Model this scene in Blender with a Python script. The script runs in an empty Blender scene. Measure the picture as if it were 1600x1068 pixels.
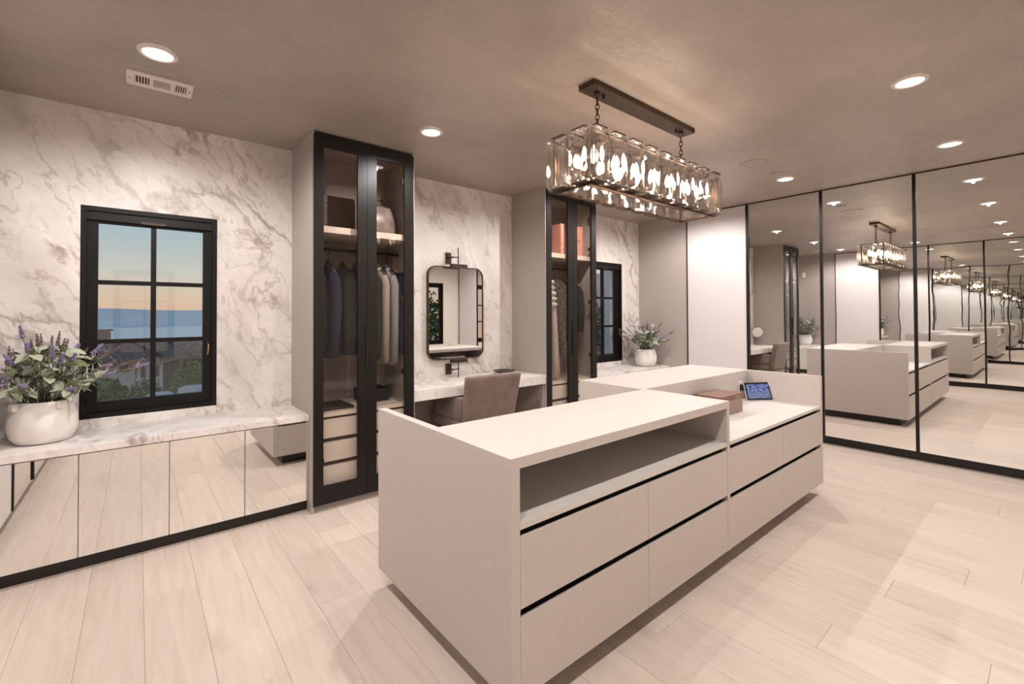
import bpy, bmesh, math, random
from mathutils import Vector, Matrix
PI = math.pi
C = bpy.context.scene.collection
SC = bpy.context.scene

# ------------------------------------------------------------------ camera
CAM_H = 1.41
F_PX, CY_PX, YAW, PITCH, ROLL = 706.5, 481.46, 0.8798, 0.0138, -0.0041
fw = Vector((math.cos(YAW)*math.cos(PITCH), math.sin(YAW)*math.cos(PITCH), math.sin(PITCH)))
rt = Vector((math.sin(YAW), -math.cos(YAW), 0))
up = rt.cross(fw)
rt, up = rt*math.cos(ROLL)+up*math.sin(ROLL), up*math.cos(ROLL)-rt*math.sin(ROLL)
cam_d = bpy.data.cameras.new('camera')
cam_d.sensor_width = 36.0
cam_d.lens = F_PX*36.0/1600.0
cam_d.shift_y = -(534.0-CY_PX)/1600.0
cam_d.clip_start = 0.02
cam_d.clip_end = 20000
cam = bpy.data.objects.new('camera', cam_d)
C.objects.link(cam)
m = Matrix((rt, up, -fw)).transposed().to_4x4()
m.translation = (0, 0, CAM_H)
cam.matrix_world = m
SC.camera = cam

# ------------------------------------------------------------------ world, exposure
SC.view_settings.view_transform = 'Standard'
SC.view_settings.look = 'None'
SC.view_settings.gamma = 1.0
SC.view_settings.use_curve_mapping = False
SC.view_settings.exposure = 0.0
SKY = 0.74
LAMP = 57.5          # watts of one recessed downlight
BULB = 80.0         # emission of one chandelier bulb
cy = SC.cycles
cy.use_denoising = True
cy.max_bounces = 11
cy.diffuse_bounces = 3
cy.glossy_bounces = 11
cy.transmission_bounces = 8
cy.transparent_max_bounces = 24
cy.adaptive_threshold = 0.1
cy.sample_clamp_indirect = 6.0
cy.blur_glossy = 0.2

world = bpy.data.worlds.new('dusk_sky')
SC.world = world
world.use_nodes = True
wn = world.node_tree
wn.nodes.clear()
wo = wn.nodes.new('ShaderNodeOutputWorld')
wb = wn.nodes.new('ShaderNodeBackground')
wt = wn.nodes.new('ShaderNodeTexCoord')
ws = wn.nodes.new('ShaderNodeSeparateXYZ')
wr = wn.nodes.new('ShaderNodeValToRGB')
wn.links.new(wt.outputs['Generated'], ws.inputs[0])
wn.links.new(ws.outputs[2], wr.inputs[0])
wn.links.new(wr.outputs[0], wb.inputs[0])
wn.links.new(wb.outputs[0], wo.inputs[0])
wb.inputs[1].default_value = SKY
cr = wr.color_ramp
cr.elements[0].position = 0.0
cr.elements[0].color = (1.0, 0.66, 0.46, 1)
cr.elements[1].position = 1.0
cr.elements[1].color = (0.20, 0.36, 0.62, 1)
for p_, c_ in ((0.03, (1.0, 0.74, 0.54)), (0.075, (0.86, 0.84, 0.74)), (0.14, (0.62, 0.78, 0.82)), (0.30, (0.44, 0.62, 0.76))):
    e = cr.elements.new(p_)
    e.color = (*c_, 1)

# ------------------------------------------------------------------ room dimensions (metres)
H = 2.744
YW = 3.946            # marble wall
XR = 5.696            # face of the mirrored doors, right
XL = -0.650           # face of the mirrored doors, left
YN = -1.0             # wall behind the camera
YF = 3.395            # wardrobe fronts
W1 = (0.955, 1.759)
W2 = (3.262, 4.068)

# ------------------------------------------------------------------ material helpers
def srgb(r, g, b):
    f = lambda c: (c/255/12.92) if c/255 <= 0.04045 else ((c/255+0.055)/1.055)**2.4
    return (f(r), f(g), f(b), 1)

MAT = {}
def new_mat(name):
    m = bpy.data.materials.new(name)
    m.use_nodes = True
    nt = m.node_tree
    b = nt.nodes.get('Principled BSDF')
    MAT[name] = m
    return m, nt, b

def N(nt, typ, **kw):
    n = nt.nodes.new('ShaderNode'+typ)
    for k, v in kw.items():
        setattr(n, k, v)
    return n

def setin(n, **kw):
    for k, v in kw.items():
        n.inputs[k.replace('_', ' ')].default_value = v

def mapping(nt, scale=(1, 1, 1), rot=(0, 0, 0), coord='Object'):
    tc = N(nt, 'TexCoord')
    mp = N(nt, 'Mapping')
    mp.inputs['Scale'].default_value = scale
    mp.inputs['Rotation'].default_value = rot
    nt.links.new(tc.outputs[coord], mp.inputs[0])
    return mp.outputs[0]

def noise(nt, vec, scale, detail=4, rough=0.5, dist=0.0):
    n = N(nt, 'TexNoise')
    setin(n, Scale=scale, Detail=detail, Roughness=rough, Distortion=dist)
    nt.links.new(vec, n.inputs['Vector'])
    return n.outputs[0]

def ramp(nt, fac, stops):
    r = N(nt, 'ValToRGB')
    els = r.color_ramp.elements
    els[0].position, els[0].color = stops[0][0], stops[0][1]
    els[1].position, els[1].color = stops[-1][0], stops[-1][1]
    for p, c in stops[1:-1]:
        e = els.new(p)
        e.color = c
    nt.links.new(fac, r.inputs[0])
    return r.outputs[0]

def mixc(nt, fac, a, b, mode='MIX'):
    n = N(nt, 'Mix', data_type='RGBA', blend_type=mode)
    for sock, v in ((0, fac), (6, a), (7, b)):
        if hasattr(v, 'links') or isinstance(v, bpy.types.NodeSocket):
            nt.links.new(v, n.inputs[sock])
        else:
            n.inputs[sock].default_value = v
    return n.outputs[2]

def math_(nt, op, a, b=0.0):
    n = N(nt, 'Math', operation=op)
    for i, v in enumerate((a, b)):
        if isinstance(v, bpy.types.NodeSocket):
            nt.links.new(v, n.inputs[i])
        else:
            n.inputs[i].default_value = v
    return n.outputs[0]

def bump(nt, bsdf, hgt, strength=0.2, dist=0.01):
    b = N(nt, 'Bump')
    setin(b, Strength=strength, Distance=dist)
    nt.links.new(hgt, b.inputs['Height'])
    nt.links.new(b.outputs[0], bsdf.inputs['Normal'])

def plain(name, col, rough=0.5, metal=0.0, var=0.05, nscale=30, bmp=0.0, spec=0.5, sheen=0.0):
    m, nt, b = new_mat(name)
    v = mapping(nt)
    n = noise(nt, v, nscale, 3)
    lo = tuple(c*(1-var) for c in col[:3])+(1,)
    hi = tuple(min(1, c*(1+var)) for c in col[:3])+(1,)
    nt.links.new(ramp(nt, n, [(0.3, lo), (0.7, hi)]), b.inputs['Base Color'])
    setin(b, Roughness=rough, Metallic=metal)
    b.inputs['Specular IOR Level'].default_value = spec
    if sheen:
        b.inputs['Sheen Weight'].default_value = sheen
    if bmp:
        bump(nt, b, n, bmp, 0.002)
    return m

BW = (1, 1, 1, 1)
BK = (0, 0, 0, 1)

def make_marble():
    m, nt, b = new_mat('marble')
    v = mapping(nt, rot=(0.0, math.radians(28), 0.15))
    # warp
    w = N(nt, 'TexNoise'); setin(w, Scale=1.3, Detail=5, Roughness=0.6)
    nt.links.new(v, w.inputs['Vector'])
    wv = N(nt, 'VectorMath', operation='MULTIPLY_ADD')
    nt.links.new(w.outputs['Color'], wv.inputs[0])
    wv.inputs[1].default_value = (0.38, 0.38, 0.38)
    nt.links.new(v, wv.inputs[2])
    st = N(nt, 'Mapping'); st.inputs['Scale'].default_value = (1.55, 1.0, 0.62)
    nt.links.new(wv.outputs[0], st.inputs[0])
    sv = st.outputs[0]
    def vein(scale, width, seedoff):
        o = N(nt, 'Mapping'); o.inputs['Location'].default_value = (seedoff, seedoff*1.7, seedoff*0.3)
        nt.links.new(sv, o.inputs[0])
        n = noise(nt, o.outputs[0], scale, 5, 0.55, 0.35)
        d = math_(nt, 'ABSOLUTE', math_(nt, 'SUBTRACT', n, 0.5))
        return ramp(nt, d, [(0.0, BW), (width*0.35, (0.55, 0.55, 0.55, 1)), (width, BK)])
    v1 = vein(1.05, 0.020, 0.0)
    v2 = vein(2.1, 0.016, 4.2)
    v3 = vein(4.6, 0.022, 9.1)
    mask = ramp(nt, noise(nt, v, 0.9, 3), [(0.38, BK), (0.56, BW)])
    mask2 = ramp(nt, noise(nt, v, 1.7, 3), [(0.42, BK), (0.58, BW)])
    cloud = ramp(nt, noise(nt, sv, 1.8, 6, 0.65), [(0.42, BK), (0.75, BW)])
    fine = noise(nt, v, 60, 3)
    base = mixc(nt, cloud, srgb(239, 231, 225), srgb(208, 198, 192))
    base = mixc(nt, math_(nt, 'MULTIPLY', fine, 0.16), base, srgb(190, 176, 168))
    c1 = mixc(nt, math_(nt, 'MULTIPLY', math_(nt, 'MULTIPLY', v1, mask), 0.68), base, srgb(134, 114, 104))
    c2 = mixc(nt, math_(nt, 'MULTIPLY', math_(nt, 'MULTIPLY', v2, mask2), 0.52), c1, srgb(148, 128, 117))
    c3 = mixc(nt, math_(nt, 'MULTIPLY', math_(nt, 'MULTIPLY', v3, mask), 0.28), c2, srgb(140, 128, 120))
    nt.links.new(c3, b.inputs['Base Color'])
    setin(b, Roughness=0.42)
    b.inputs['Specular IOR Level'].default_value = 0.35
make_marble()

def make_oak():
    m, nt, b = new_mat('pale_oak')
    oi = N(nt, 'ObjectInfo')
    tc = N(nt, 'TexCoord')
    off = N(nt, 'VectorMath', operation='MULTIPLY_ADD')
    cmb = N(nt, 'CombineXYZ')
    for i in range(3):
        nt.links.new(oi.outputs['Random'], cmb.inputs[i])
    nt.links.new(cmb.outputs[0], off.inputs[0])
    off.inputs[1].default_value = (37.0, 91.0, 13.0)
    nt.links.new(tc.outputs['Object'], off.inputs[2])
    mp = N(nt, 'Mapping'); mp.inputs['Scale'].default_value = (9.0, 0.7, 1.0)
    nt.links.new(off.outputs[0], mp.inputs[0])
    g1 = noise(nt, mp.outputs[0], 3.0, 6, 0.6, 0.8)
    mp2 = N(nt, 'Mapping'); mp2.inputs['Scale'].default_value = (60.0, 1.6, 1.0)
    nt.links.new(off.outputs[0], mp2.inputs[0])
    g2 = noise(nt, mp2.outputs[0], 3.0, 4, 0.6)
    mp3 = N(nt, 'Mapping'); mp3.inputs['Scale'].default_value = (4.0, 1.6, 1.0)
    nt.links.new(off.outputs[0], mp3.inputs[0])
    vo = N(nt, 'TexVoronoi'); setin(vo, Scale=0.75)
    nt.links.new(mp3.outputs[0], vo.inputs['Vector'])
    knot = ramp(nt, vo.outputs['Distance'], [(0.0, BW), (0.07, (0.3, 0.3, 0.3, 1)), (0.16, BK)])
    soft = noise(nt, off.outputs[0], 2.2, 3)
    c = ramp(nt, g1, [(0.30, srgb(210, 191, 178)), (0.55, srgb(222, 205, 192)), (0.8, srgb(228, 212, 200))])
    c = mixc(nt, math_(nt, 'MULTIPLY', g2, 0.30), c, srgb(198, 177, 162))
    c = mixc(nt, math_(nt, 'MULTIPLY', knot, 0.45), c, srgb(156, 132, 116))
    c = mixc(nt, math_(nt, 'MULTIPLY', soft, 0.25), c, srgb(208, 190, 178))
    hs = N(nt, 'HueSaturation')
    nt.links.new(c, hs.inputs['Color'])
    nt.links.new(math_(nt, 'MULTIPLY_ADD', oi.outputs['Random'], 0.10), hs.inputs['Value'])
    hs.inputs['Value'].links[0].from_node.inputs[2].default_value = 0.95
    nt.links.new(hs.outputs[0], b.inputs['Base Color'])
    setin(b, Roughness=0.42)
    b.inputs['Specular IOR Level'].default_value = 0.35
    bump(nt, b, g2, 0.06, 0.002)
make_oak()

def make_linen(name, col, rough=0.5):
    m, nt, b = new_mat(name)
    a = noise(nt, mapping(nt, scale=(420, 420, 30)), 1.0, 3)
    d = noise(nt, mapping(nt, scale=(70, 70, 420)), 1.0, 3)
    t = math_(nt, 'ADD', math_(nt, 'MULTIPLY', a, 0.6), math_(nt, 'MULTIPLY', d, 0.4))
    lo = tuple(c*0.94 for c in col[:3])+(1,)
    hi = tuple(min(1, c*1.05) for c in col[:3])+(1,)
    nt.links.new(ramp(nt, t, [(0.35, lo), (0.65, hi)]), b.inputs['Base Color'])
    setin(b, Roughness=rough)
    b.inputs['Specular IOR Level'].default_value = 0.3
    bump(nt, b, t, 0.05, 0.001)
make_linen('linen_laminate', srgb(200, 189, 182))
make_linen('linen_drawer', srgb(225, 218, 208))
make_linen('wardrobe_wood', srgb(176, 164, 157))
make_linen('counter_cream', srgb(212, 204, 196), 0.4)

def make_ceiling():
    m, nt, b = new_mat('plaster_ceiling')
    v = mapping(nt, scale=(1.0, 1.0, 1.0))
    big = noise(nt, v, 1.2, 4, 0.6)
    st = noise(nt, mapping(nt, scale=(3.0, 9.0, 1.0), rot=(0, 0, 0.5)), 3.0, 5, 0.65, 0.6)
    st2 = noise(nt, mapping(nt, scale=(8.0, 3.0, 1.0), rot=(0, 0, 0.3)), 4.0, 5, 0.65, 0.6)
    t = math_(nt, 'ADD', math_(nt, 'MULTIPLY', st, 0.5), math_(nt, 'MULTIPLY', st2, 0.5))
    c = ramp(nt, big, [(0.3, srgb(151, 139, 130)), (0.7, srgb(171, 158, 148))])
    nt.links.new(c, b.inputs['Base Color'])
    rr = ramp(nt, st, [(0.3, (0.30, 0.30, 0.30, 1)), (0.7, (0.48, 0.48, 0.48, 1))])
    nt.links.new(rr, b.inputs['Roughness'])
    b.inputs['Specular IOR Level'].default_value = 0.5
    bump(nt, b, t, 0.7, 0.012)
make_ceiling()

def make_mirror(name, wav=0.0):
    m, nt, b = new_mat(name)
    nt.nodes.remove(b)
    g = N(nt, 'BsdfGlossy')
    g.inputs['Color'].default_value = (0.88, 0.885, 0.87, 1)
    g.inputs['Roughness'].default_value = 0.0
    if wav:
        n = noise(nt, mapping(nt, scale=(1, 1.0, 1.0)), 2.2, 1)
        bp = N(nt, 'Bump'); setin(bp, Strength=1.0, Distance=wav)
        nt.links.new(n, bp.inputs['Height'])
        nt.links.new(bp.outputs[0], g.inputs['Normal'])
    nt.links.new(g.outputs[0], nt.nodes['Material Output'].inputs[0])
make_mirror('mirror_silver', 0.0003)
make_mirror('mirror_silver_wavy', 0.0011)
make_mirror('mirror_flat', 0.0)

def make_thin_glass(name, tint, ior=1.45):
    m, nt, b = new_mat(name)
    nt.nodes.remove(b)
    t = N(nt, 'BsdfTransparent'); t.inputs[0].default_value = tint
    g = N(nt, 'BsdfGlossy'); g.inputs['Roughness'].default_value = 0.0
    g.inputs['Color'].default_value = (1, 1, 1, 1)
    lw = N(nt, 'LayerWeight'); lw.inputs['Blend'].default_value = 0.5
    f0 = ((ior-1)/(ior+1))**2
    p5 = math_(nt, 'POWER', lw.outputs['Facing'], 5.0)
    fr = N(nt, 'Math', operation='MULTIPLY_ADD')
    nt.links.new(p5, fr.inputs[0])
    fr.inputs[1].default_value = 1-f0
    fr.inputs[2].default_value = f0
    mx = N(nt, 'MixShader')
    nt.links.new(fr.outputs[0], mx.inputs[0])
    nt.links.new(t.outputs[0], mx.inputs[1])
    nt.links.new(g.outputs[0], mx.inputs[2])
    nt.links.new(mx.outputs[0], nt.nodes['Material Output'].inputs[0])
make_thin_glass('window_glass', (0.97, 0.975, 0.975, 1), 1.5)
make_thin_glass('bronze_glass', (0.95, 0.92, 0.90, 1), 1.28)

def make_crystal():
    m, nt, b = new_mat('crystal')
    nt.nodes.remove(b)
    g = N(nt, 'BsdfGlass'); g.inputs['IOR'].default_value = 1.5
    g.inputs['Roughness'].default_value = 0.0
    g.inputs['Color'].default_value = (1, 1, 1, 1)
    t = N(nt, 'BsdfTransparent'); t.inputs[0].default_value = (1, 0.99, 0.98, 1)
    mx = N(nt, 'MixShader'); mx.inputs[0].default_value = 0.55
    nt.links.new(t.outputs[0], mx.inputs[1])
    nt.links.new(g.outputs[0], mx.inputs[2])
    nt.links.new(mx.outputs[0], nt.nodes['Material Output'].inputs[0])
make_crystal()

def make_emit(name, col, strength):
    m, nt, b = new_mat(name)
    nt.nodes.remove(b)
    e = N(nt, 'Emission'); e.inputs[0].default_value = col; e.inputs[1].default_value = strength
    nt.links.new(e.outputs[0], nt.nodes['Material Output'].inputs[0])
make_emit('lamp_lens', (1.0, 0.95, 0.90, 1), 14.0)
make_emit('bulb_glow', (1.0, 0.78, 0.58, 1), BULB)

def make_screen():
    m, nt, b = new_mat('tablet_screen')
    nt.nodes.remove(b)
    v = mapping(nt, scale=(1, 1, 1), coord='UV')
    n1 = noise(nt, v, 9, 4, 0.7, 1.2)
    top = ramp(nt, n1, [(0.38, srgb(34, 34, 70)), (0.46, srgb(84, 96, 168)), (0.54, srgb(176, 190, 236)), (0.60, srgb(90, 92, 130)), (0.68, srgb(200, 208, 240))])
    mp = N(nt, 'Mapping'); mp.inputs['Scale'].default_value = (26, 11, 1)
    tc = N(nt, 'TexCoord'); nt.links.new(tc.outputs['UV'], mp.inputs[0])
    n2 = noise(nt, mp.outputs[0], 1.4, 2)
    bot = ramp(nt, n2, [(0.45, srgb(66, 72, 120)), (0.55, srgb(176, 186, 228))])
    sp = N(nt, 'SeparateXYZ'); nt.links.new(tc.outputs['UV'], sp.inputs[0])
    f = math_(nt, 'GREATER_THAN', sp.outputs[1], 0.42)
    c = mixc(nt, f, bot, top)
    e = N(nt, 'Emission'); e.inputs[1].default_value = 0.75
    nt.links.new(c, e.inputs[0])
    nt.links.new(e.outputs[0], nt.nodes['Material Output'].inputs[0])
make_screen()

plain('black_metal', srgb(26, 22, 20), 0.42, 0.0, 0.08, spec=0.28)
plain('black_window', srgb(18, 15, 14), 0.45, 0.0, 0.08, spec=0.25)
plain('black_kick', srgb(26, 22, 20), 0.45, 0.0, 0.1)
plain('slot_black', srgb(12, 11, 11), 0.6)
plain('bronze_metal', srgb(92, 70, 54), 0.35, 0.85, 0.15, 20)
plain('dark_bronze', srgb(74, 60, 50), 0.4, 0.6, 0.15, 20)
plain('brass', srgb(190, 150, 90), 0.3, 0.9)
plain('chrome', srgb(215, 210, 205), 0.12, 1.0)
plain('white_lacquer', srgb(216, 208, 206), 0.45, 0, 0.01)
plain('cream_wall', srgb(228, 219, 208), 0.6, 0, 0.02)
plain('shelf_white', srgb(226, 216, 204), 0.45, 0, 0.02)
plain('vent_white', srgb(214, 202, 192), 0.5, 0, 0.02)
plain('dark_hole', srgb(40, 34, 30), 0.8)
plain('ceramic_white', srgb(236, 228, 222), 0.6, 0, 0.05, 14, 0.25)
plain('soil', srgb(70, 58, 44), 0.9, 0, 0.3, 60, 0.5)
plain('sage_leaf', srgb(172, 176, 152), 0.7, 0, 0.2, 18)
plain('sage_leaf_dark', srgb(126, 130, 92), 0.7, 0, 0.2, 18)
plain('lavender_leaf', srgb(176, 182, 164), 0.7, 0, 0.2, 30)
plain('lavender_bloom', srgb(140, 128, 162), 0.8, 0, 0.3, 60)
plain('dry_bloom', srgb(116, 92, 84), 0.8, 0, 0.3, 60)
plain('plant_stem', srgb(96, 98, 72), 0.8)
plain('velvet_taupe', srgb(124, 104, 92), 0.85, 0, 0.16, 9, 0.1, 0.2, 0.3)
plain('leather_brown', srgb(120, 84, 68), 0.5, 0, 0.08, 60)
plain('leather_taupe', srgb(150, 124, 112), 0.5, 0, 0.06, 60)
plain('bowl_brown', srgb(70, 54, 42), 0.35, 0.2)
plain('box_black', srgb(38, 34, 34), 0.45)
plain('box_brown', srgb(74, 58, 48), 0.5, 0, 0.1)
plain('box_coral', srgb(214, 152, 134), 0.55, 0, 0.03)
plain('print_dark', srgb(90, 50, 42), 0.6)
plain('print_pale', srgb(190, 180, 168), 0.5)
plain('plastic_white', srgb(232, 226, 220), 0.35)
plain('plastic_black', srgb(16, 15, 16), 0.3)
plain('mat_dark', srgb(66, 58, 54), 0.9, 0, 0.5, 160, 0.6)
plain('wood_hanger', srgb(176, 128, 96), 0.45, 0, 0.15, 12)
plain('black_hanger', srgb(24, 22, 22), 0.5)
plain('bag_grey', srgb(120, 110, 104), 0.35, 0, 0.35, 14, 0.6)
def cloth(name, a, b_, scale=140, rough=0.9, grid=0):
    m, nt, b = new_mat(name)
    v = mapping(nt)
    n = noise(nt, v, scale, 3, 0.7)
    fold = noise(nt, mapping(nt, scale=(18, 18, 1.2)), 1.0, 2)
    c = ramp(nt, n, [(0.35, a), (0.65, b_)])
    c = mixc(nt, math_(nt, 'MULTIPLY', fold, 0.35), c, tuple(x*0.6 for x in a[:3])+(1,))
    if grid:
        w = N(nt, 'TexWave', bands_direction='Z'); setin(w, Scale=grid, Distortion=0.5)
        nt.links.new(v, w.inputs['Vector'])
        c = mixc(nt, math_(nt, 'MULTIPLY', ramp(nt, w.outputs[0], [(0.85, BK), (0.97, BW)]), 0.08), c, tuple(min(1, x*2.2) for x in b_[:3])+(1,))
    nt.links.new(c, b.inputs['Base Color'])
    setin(b, Roughness=rough)
    b.inputs['Specular IOR Level'].default_value = 0.2
    bump(nt, b, math_(nt, 'ADD', n, math_(nt, 'MULTIPLY', fold, 4.0)), 0.35, 0.004)
cloth('cloth_navy', srgb(34, 35, 54), srgb(56, 58, 82), 160, grid=10)
cloth('cloth_charcoal', srgb(20, 20, 21), srgb(66, 64, 64), 170, grid=12)
cloth('cloth_dark', srgb(22, 21, 21), srgb(44, 42, 42))
cloth('cloth_cream', srgb(150, 142, 130), srgb(196, 186, 172), 120, grid=14)
cloth('cloth_grey', srgb(116, 118, 126), srgb(184, 184, 190), 200)
cloth('cloth_denim', srgb(20, 25, 42), srgb(42, 50, 74), 200)
cloth('cloth_ivory', srgb(226, 218, 208), srgb(244, 240, 232), 90)
cloth('cloth_tulle', srgb(196, 184, 174), srgb(226, 216, 206), 60)
cloth('cloth_black', srgb(14, 14, 16), srgb(52, 52, 56), 220)
def sequin(name, a, b_):
    m, nt, b = new_mat(name)
    vo = N(nt, 'TexVoronoi'); setin(vo, Scale=150)
    nt.links.new(mapping(nt), vo.inputs['Vector'])
    nt.links.new(ramp(nt, vo.outputs['Color'], [(0.3, a), (0.75, b_)]), b.inputs['Base Color'])
    setin(b, Roughness=0.35, Metallic=0.6)
    bump(nt, b, vo.outputs['Distance'], 0.8, 0.004)
sequin('sequin_silver', srgb(88, 82, 78), srgb(220, 214, 208))
sequin('sequin_black', srgb(16, 16, 18), srgb(110, 112, 116))
# outdoors
plain('stucco_white', srgb(214, 208, 210), 0.9, 0, 0.05, 6)
plain('roof_tile', srgb(150, 128, 120), 0.85, 0, 0.25, 5)
plain('dark_pane', srgb(48, 46, 50), 0.2)
plain('hedge_leaf', srgb(84, 108, 62), 0.7, 0, 0.45, 4)
plain('palm_leaf', srgb(110, 128, 78), 0.7, 0, 0.4, 4)
plain('terrace_ground', srgb(150, 140, 130), 0.9, 0, 0.15, 2)
plain('cushion_grey', srgb(190, 186, 186), 0.9, 0, 0.06, 6)
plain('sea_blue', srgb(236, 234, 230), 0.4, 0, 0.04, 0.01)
plain('hazed_hills', srgb(222, 222, 226), 1.0, 0, 0.04, 0.002)  # distance haze is put into this pale base colour

# ------------------------------------------------------------------ mesh helpers
ORG = {}
class MB:
    def __init__(s):
        s.v, s.f, s.sm, s.uv = [], [], [], {}
    def quad(s, pts, smooth=False):
        i = len(s.v)
        s.v += [tuple(p) for p in pts]
        s.f.append(tuple(range(i, i+len(pts))))
        s.sm.append(smooth)
        return s
    def box(s, x0, x1, y0, y1, z0, z1):
        i = len(s.v)
        s.v += [(x0, y0, z0), (x1, y0, z0), (x1, y1, z0), (x0, y1, z0), (x0, y0, z1), (x1, y0, z1), (x1, y1, z1), (x0, y1, z1)]
        for q in ((0, 3, 2, 1), (4, 5, 6, 7), (0, 1, 5, 4), (1, 2, 6, 5), (2, 3, 7, 6), (3, 0, 4, 7)):
            s.f.append(tuple(i+k for k in q)); s.sm.append(False)
        return s
    def bbox(s, x0, x1, y0, y1, z0, z1, r=0.003, seg=2):
        bm = bmesh.new()
        bmesh.ops.create_cube(bm, size=1.0)
        for v in bm.verts:
            v.co = Vector(((x0+x1)/2+v.co.x*(x1-x0), (y0+y1)/2+v.co.y*(y1-y0), (z0+z1)/2+v.co.z*(z1-z0)))
        bmesh.ops.bevel(bm, geom=bm.edges[:], offset=r, segments=seg, profile=0.6, affect='EDGES')
        s.add_bm(bm, seg > 2)
        return s
    def add_bm(s, bm, smooth=False):
        i = len(s.v)
        bm.verts.index_update()
        s.v += [tuple(v.co) for v in bm.verts]
        for f in bm.faces:
            s.f.append(tuple(i+v.index for v in f.verts)); s.sm.append(smooth)
        bm.free()
        return s
    def ring_loft(s, rings, cap0=True, cap1=True, smooth=True, close=True):
        n = len(rings[0]); i = len(s.v)
        for r in rings:
            s.v += [tuple(p) for p in r]
        for k in range(len(rings)-1):
            for j in range(n if close else n-1):
                a, b2 = i+k*n+j, i+k*n+(j+1) % n
                s.f.append((a, b2, b2+n, a+n)); s.sm.append(smooth)
        if cap0:
            s.f.append(tuple(i+j for j in reversed(range(n)))); s.sm.append(False)
        if cap1:
            s.f.append(tuple(i+(len(rings)-1)*n+j for j in range(n))); s.sm.append(False)
        return s
    def lathe(s, prof, c=(0, 0, 0), n=28, cap0=False, cap1=False, sx=1, sy=1):
        rings = [[(c[0]+r*sx*math.cos(2*PI*j/n), c[1]+r*sy*math.sin(2*PI*j/n), c[2]+z) for j in range(n)] for r, z in prof]
        return s.ring_loft(rings, cap0, cap1)
    def tube(s, pts, r, n=8, cap=True, smooth=True):
        pts = [Vector(p) for p in pts]
        rad = r if isinstance(r, (list, tuple)) else [r]*len(pts)
        rings, prev = [], None
        for k, p in enumerate(pts):
            d = (pts[min(k+1, len(pts)-1)]-pts[max(k-1, 0)])
            if d.length < 1e-9:
                d = Vector((0, 0, 1))
            d.normalize()
            ref = prev if prev is not None else (Vector((1, 0, 0)) if abs(d.x) < 0.9 else Vector((0, 1, 0)))
            a = ref-d*ref.dot(d)
            if a.length < 1e-6:
                a = d.orthogonal()
            a.normalize(); prev = a
            b2 = d.cross(a)
            rr = rad[k]
            rx, ry = rr if isinstance(rr, (list, tuple)) else (rr, rr)
            rings.append([p+a*rx*math.cos(2*PI*j/n)+b2*ry*math.sin(2*PI*j/n) for j in range(n)])
        return s.ring_loft(rings, cap, cap, smooth)
    def torus(s, c, R, r, ax='z', n=20, m2=8, sx=1.0, sy=1.0):
        rings = []
        for k in range(n):
            a = 2*PI*k/n
            ring = []
            for j in range(m2):
                b2 = 2*PI*j/m2
                u = (R+r*math.cos(b2))*math.cos(a)*sx; w = (R+r*math.cos(b2))*math.sin(a)*sy; t = r*math.sin(b2)
                p = {'z': (u, w, t), 'y': (u, t, w), 'x': (t, u, w)}[ax]
                ring.append((c[0]+p[0], c[1]+p[1], c[2]+p[2]))
            rings.append(ring)
        rings.append(rings[0])
        return s.ring_loft(rings, False, False)
    def prism(s, poly, y0, y1, axis='y'):
        # polygon in (a,b) extruded along axis
        def P(a, b2, t):
            return {'y': (a, t, b2), 'x': (t, a, b2), 'z': (a, b2, t)}[axis]
        return s.ring_loft([[P(a, b2, y0) for a, b2 in poly], [P(a, b2, y1) for a, b2 in poly]], True, True, False)
    def mesh(s, name, mat, o=(0, 0, 0)):
        me = bpy.data.meshes.new(name)
        me.from_pydata([(x-o[0], y-o[1], z-o[2]) for x, y, z in s.v], [], s.f)
        me.polygons.foreach_set('use_smooth', s.sm)
        me.materials.append(MAT[mat])
        bm = bmesh.new(); bm.from_mesh(me)
        bmesh.ops.recalc_face_normals(bm, faces=bm.faces[:])
        bm.to_mesh(me); bm.free()
        me.update()
        return me
    def build(s, name, mat, parent=None, loc=None):
        if parent is not None:
            o = ORG.get(parent.name, (0, 0, 0))
            ob = bpy.data.objects.new(name, s.mesh(name, mat, o))
            ob.parent = parent
            C.objects.link(ob)
            ORG[ob.name] = o
        else:
            o = loc or (0, 0, 0)
            ob = bpy.data.objects.new(name, s.mesh(name, mat, o))
            ob.location = o
            C.objects.link(ob)
            ORG[ob.name] = o
        return ob

def tag(o, label=None, cat=None, group=None, kind=None):
    if label: o['label'] = label
    if cat: o['category'] = cat
    if group: o['group'] = group
    if kind: o['kind'] = kind
    return o
def thing(name, label, cat, loc=(0, 0, 0), group=None, kind=None):
    o = bpy.data.objects.new(name, None)
    o.empty_display_size = 0.1
    o.location = loc
    C.objects.link(o)
    ORG[o.name] = tuple(loc)
    return tag(o, label, cat, group, kind)
def copy_tree(o, parent=None, delta=None):
    c = o.copy()
    C.objects.link(c)
    c.parent = parent
    if delta is not None:
        c.location = Vector(o.location)+Vector(delta)
    for ch in list(o.children):
        copy_tree(ch, c)
    return c
def part(parent, name, mat, *boxes):
    b = MB()
    for q in boxes:
        b.box(*q)
    return b.build(name, mat, parent)
def struct(o, label=None, cat=None):
    return tag(o, label, cat, kind='structure')

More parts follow.
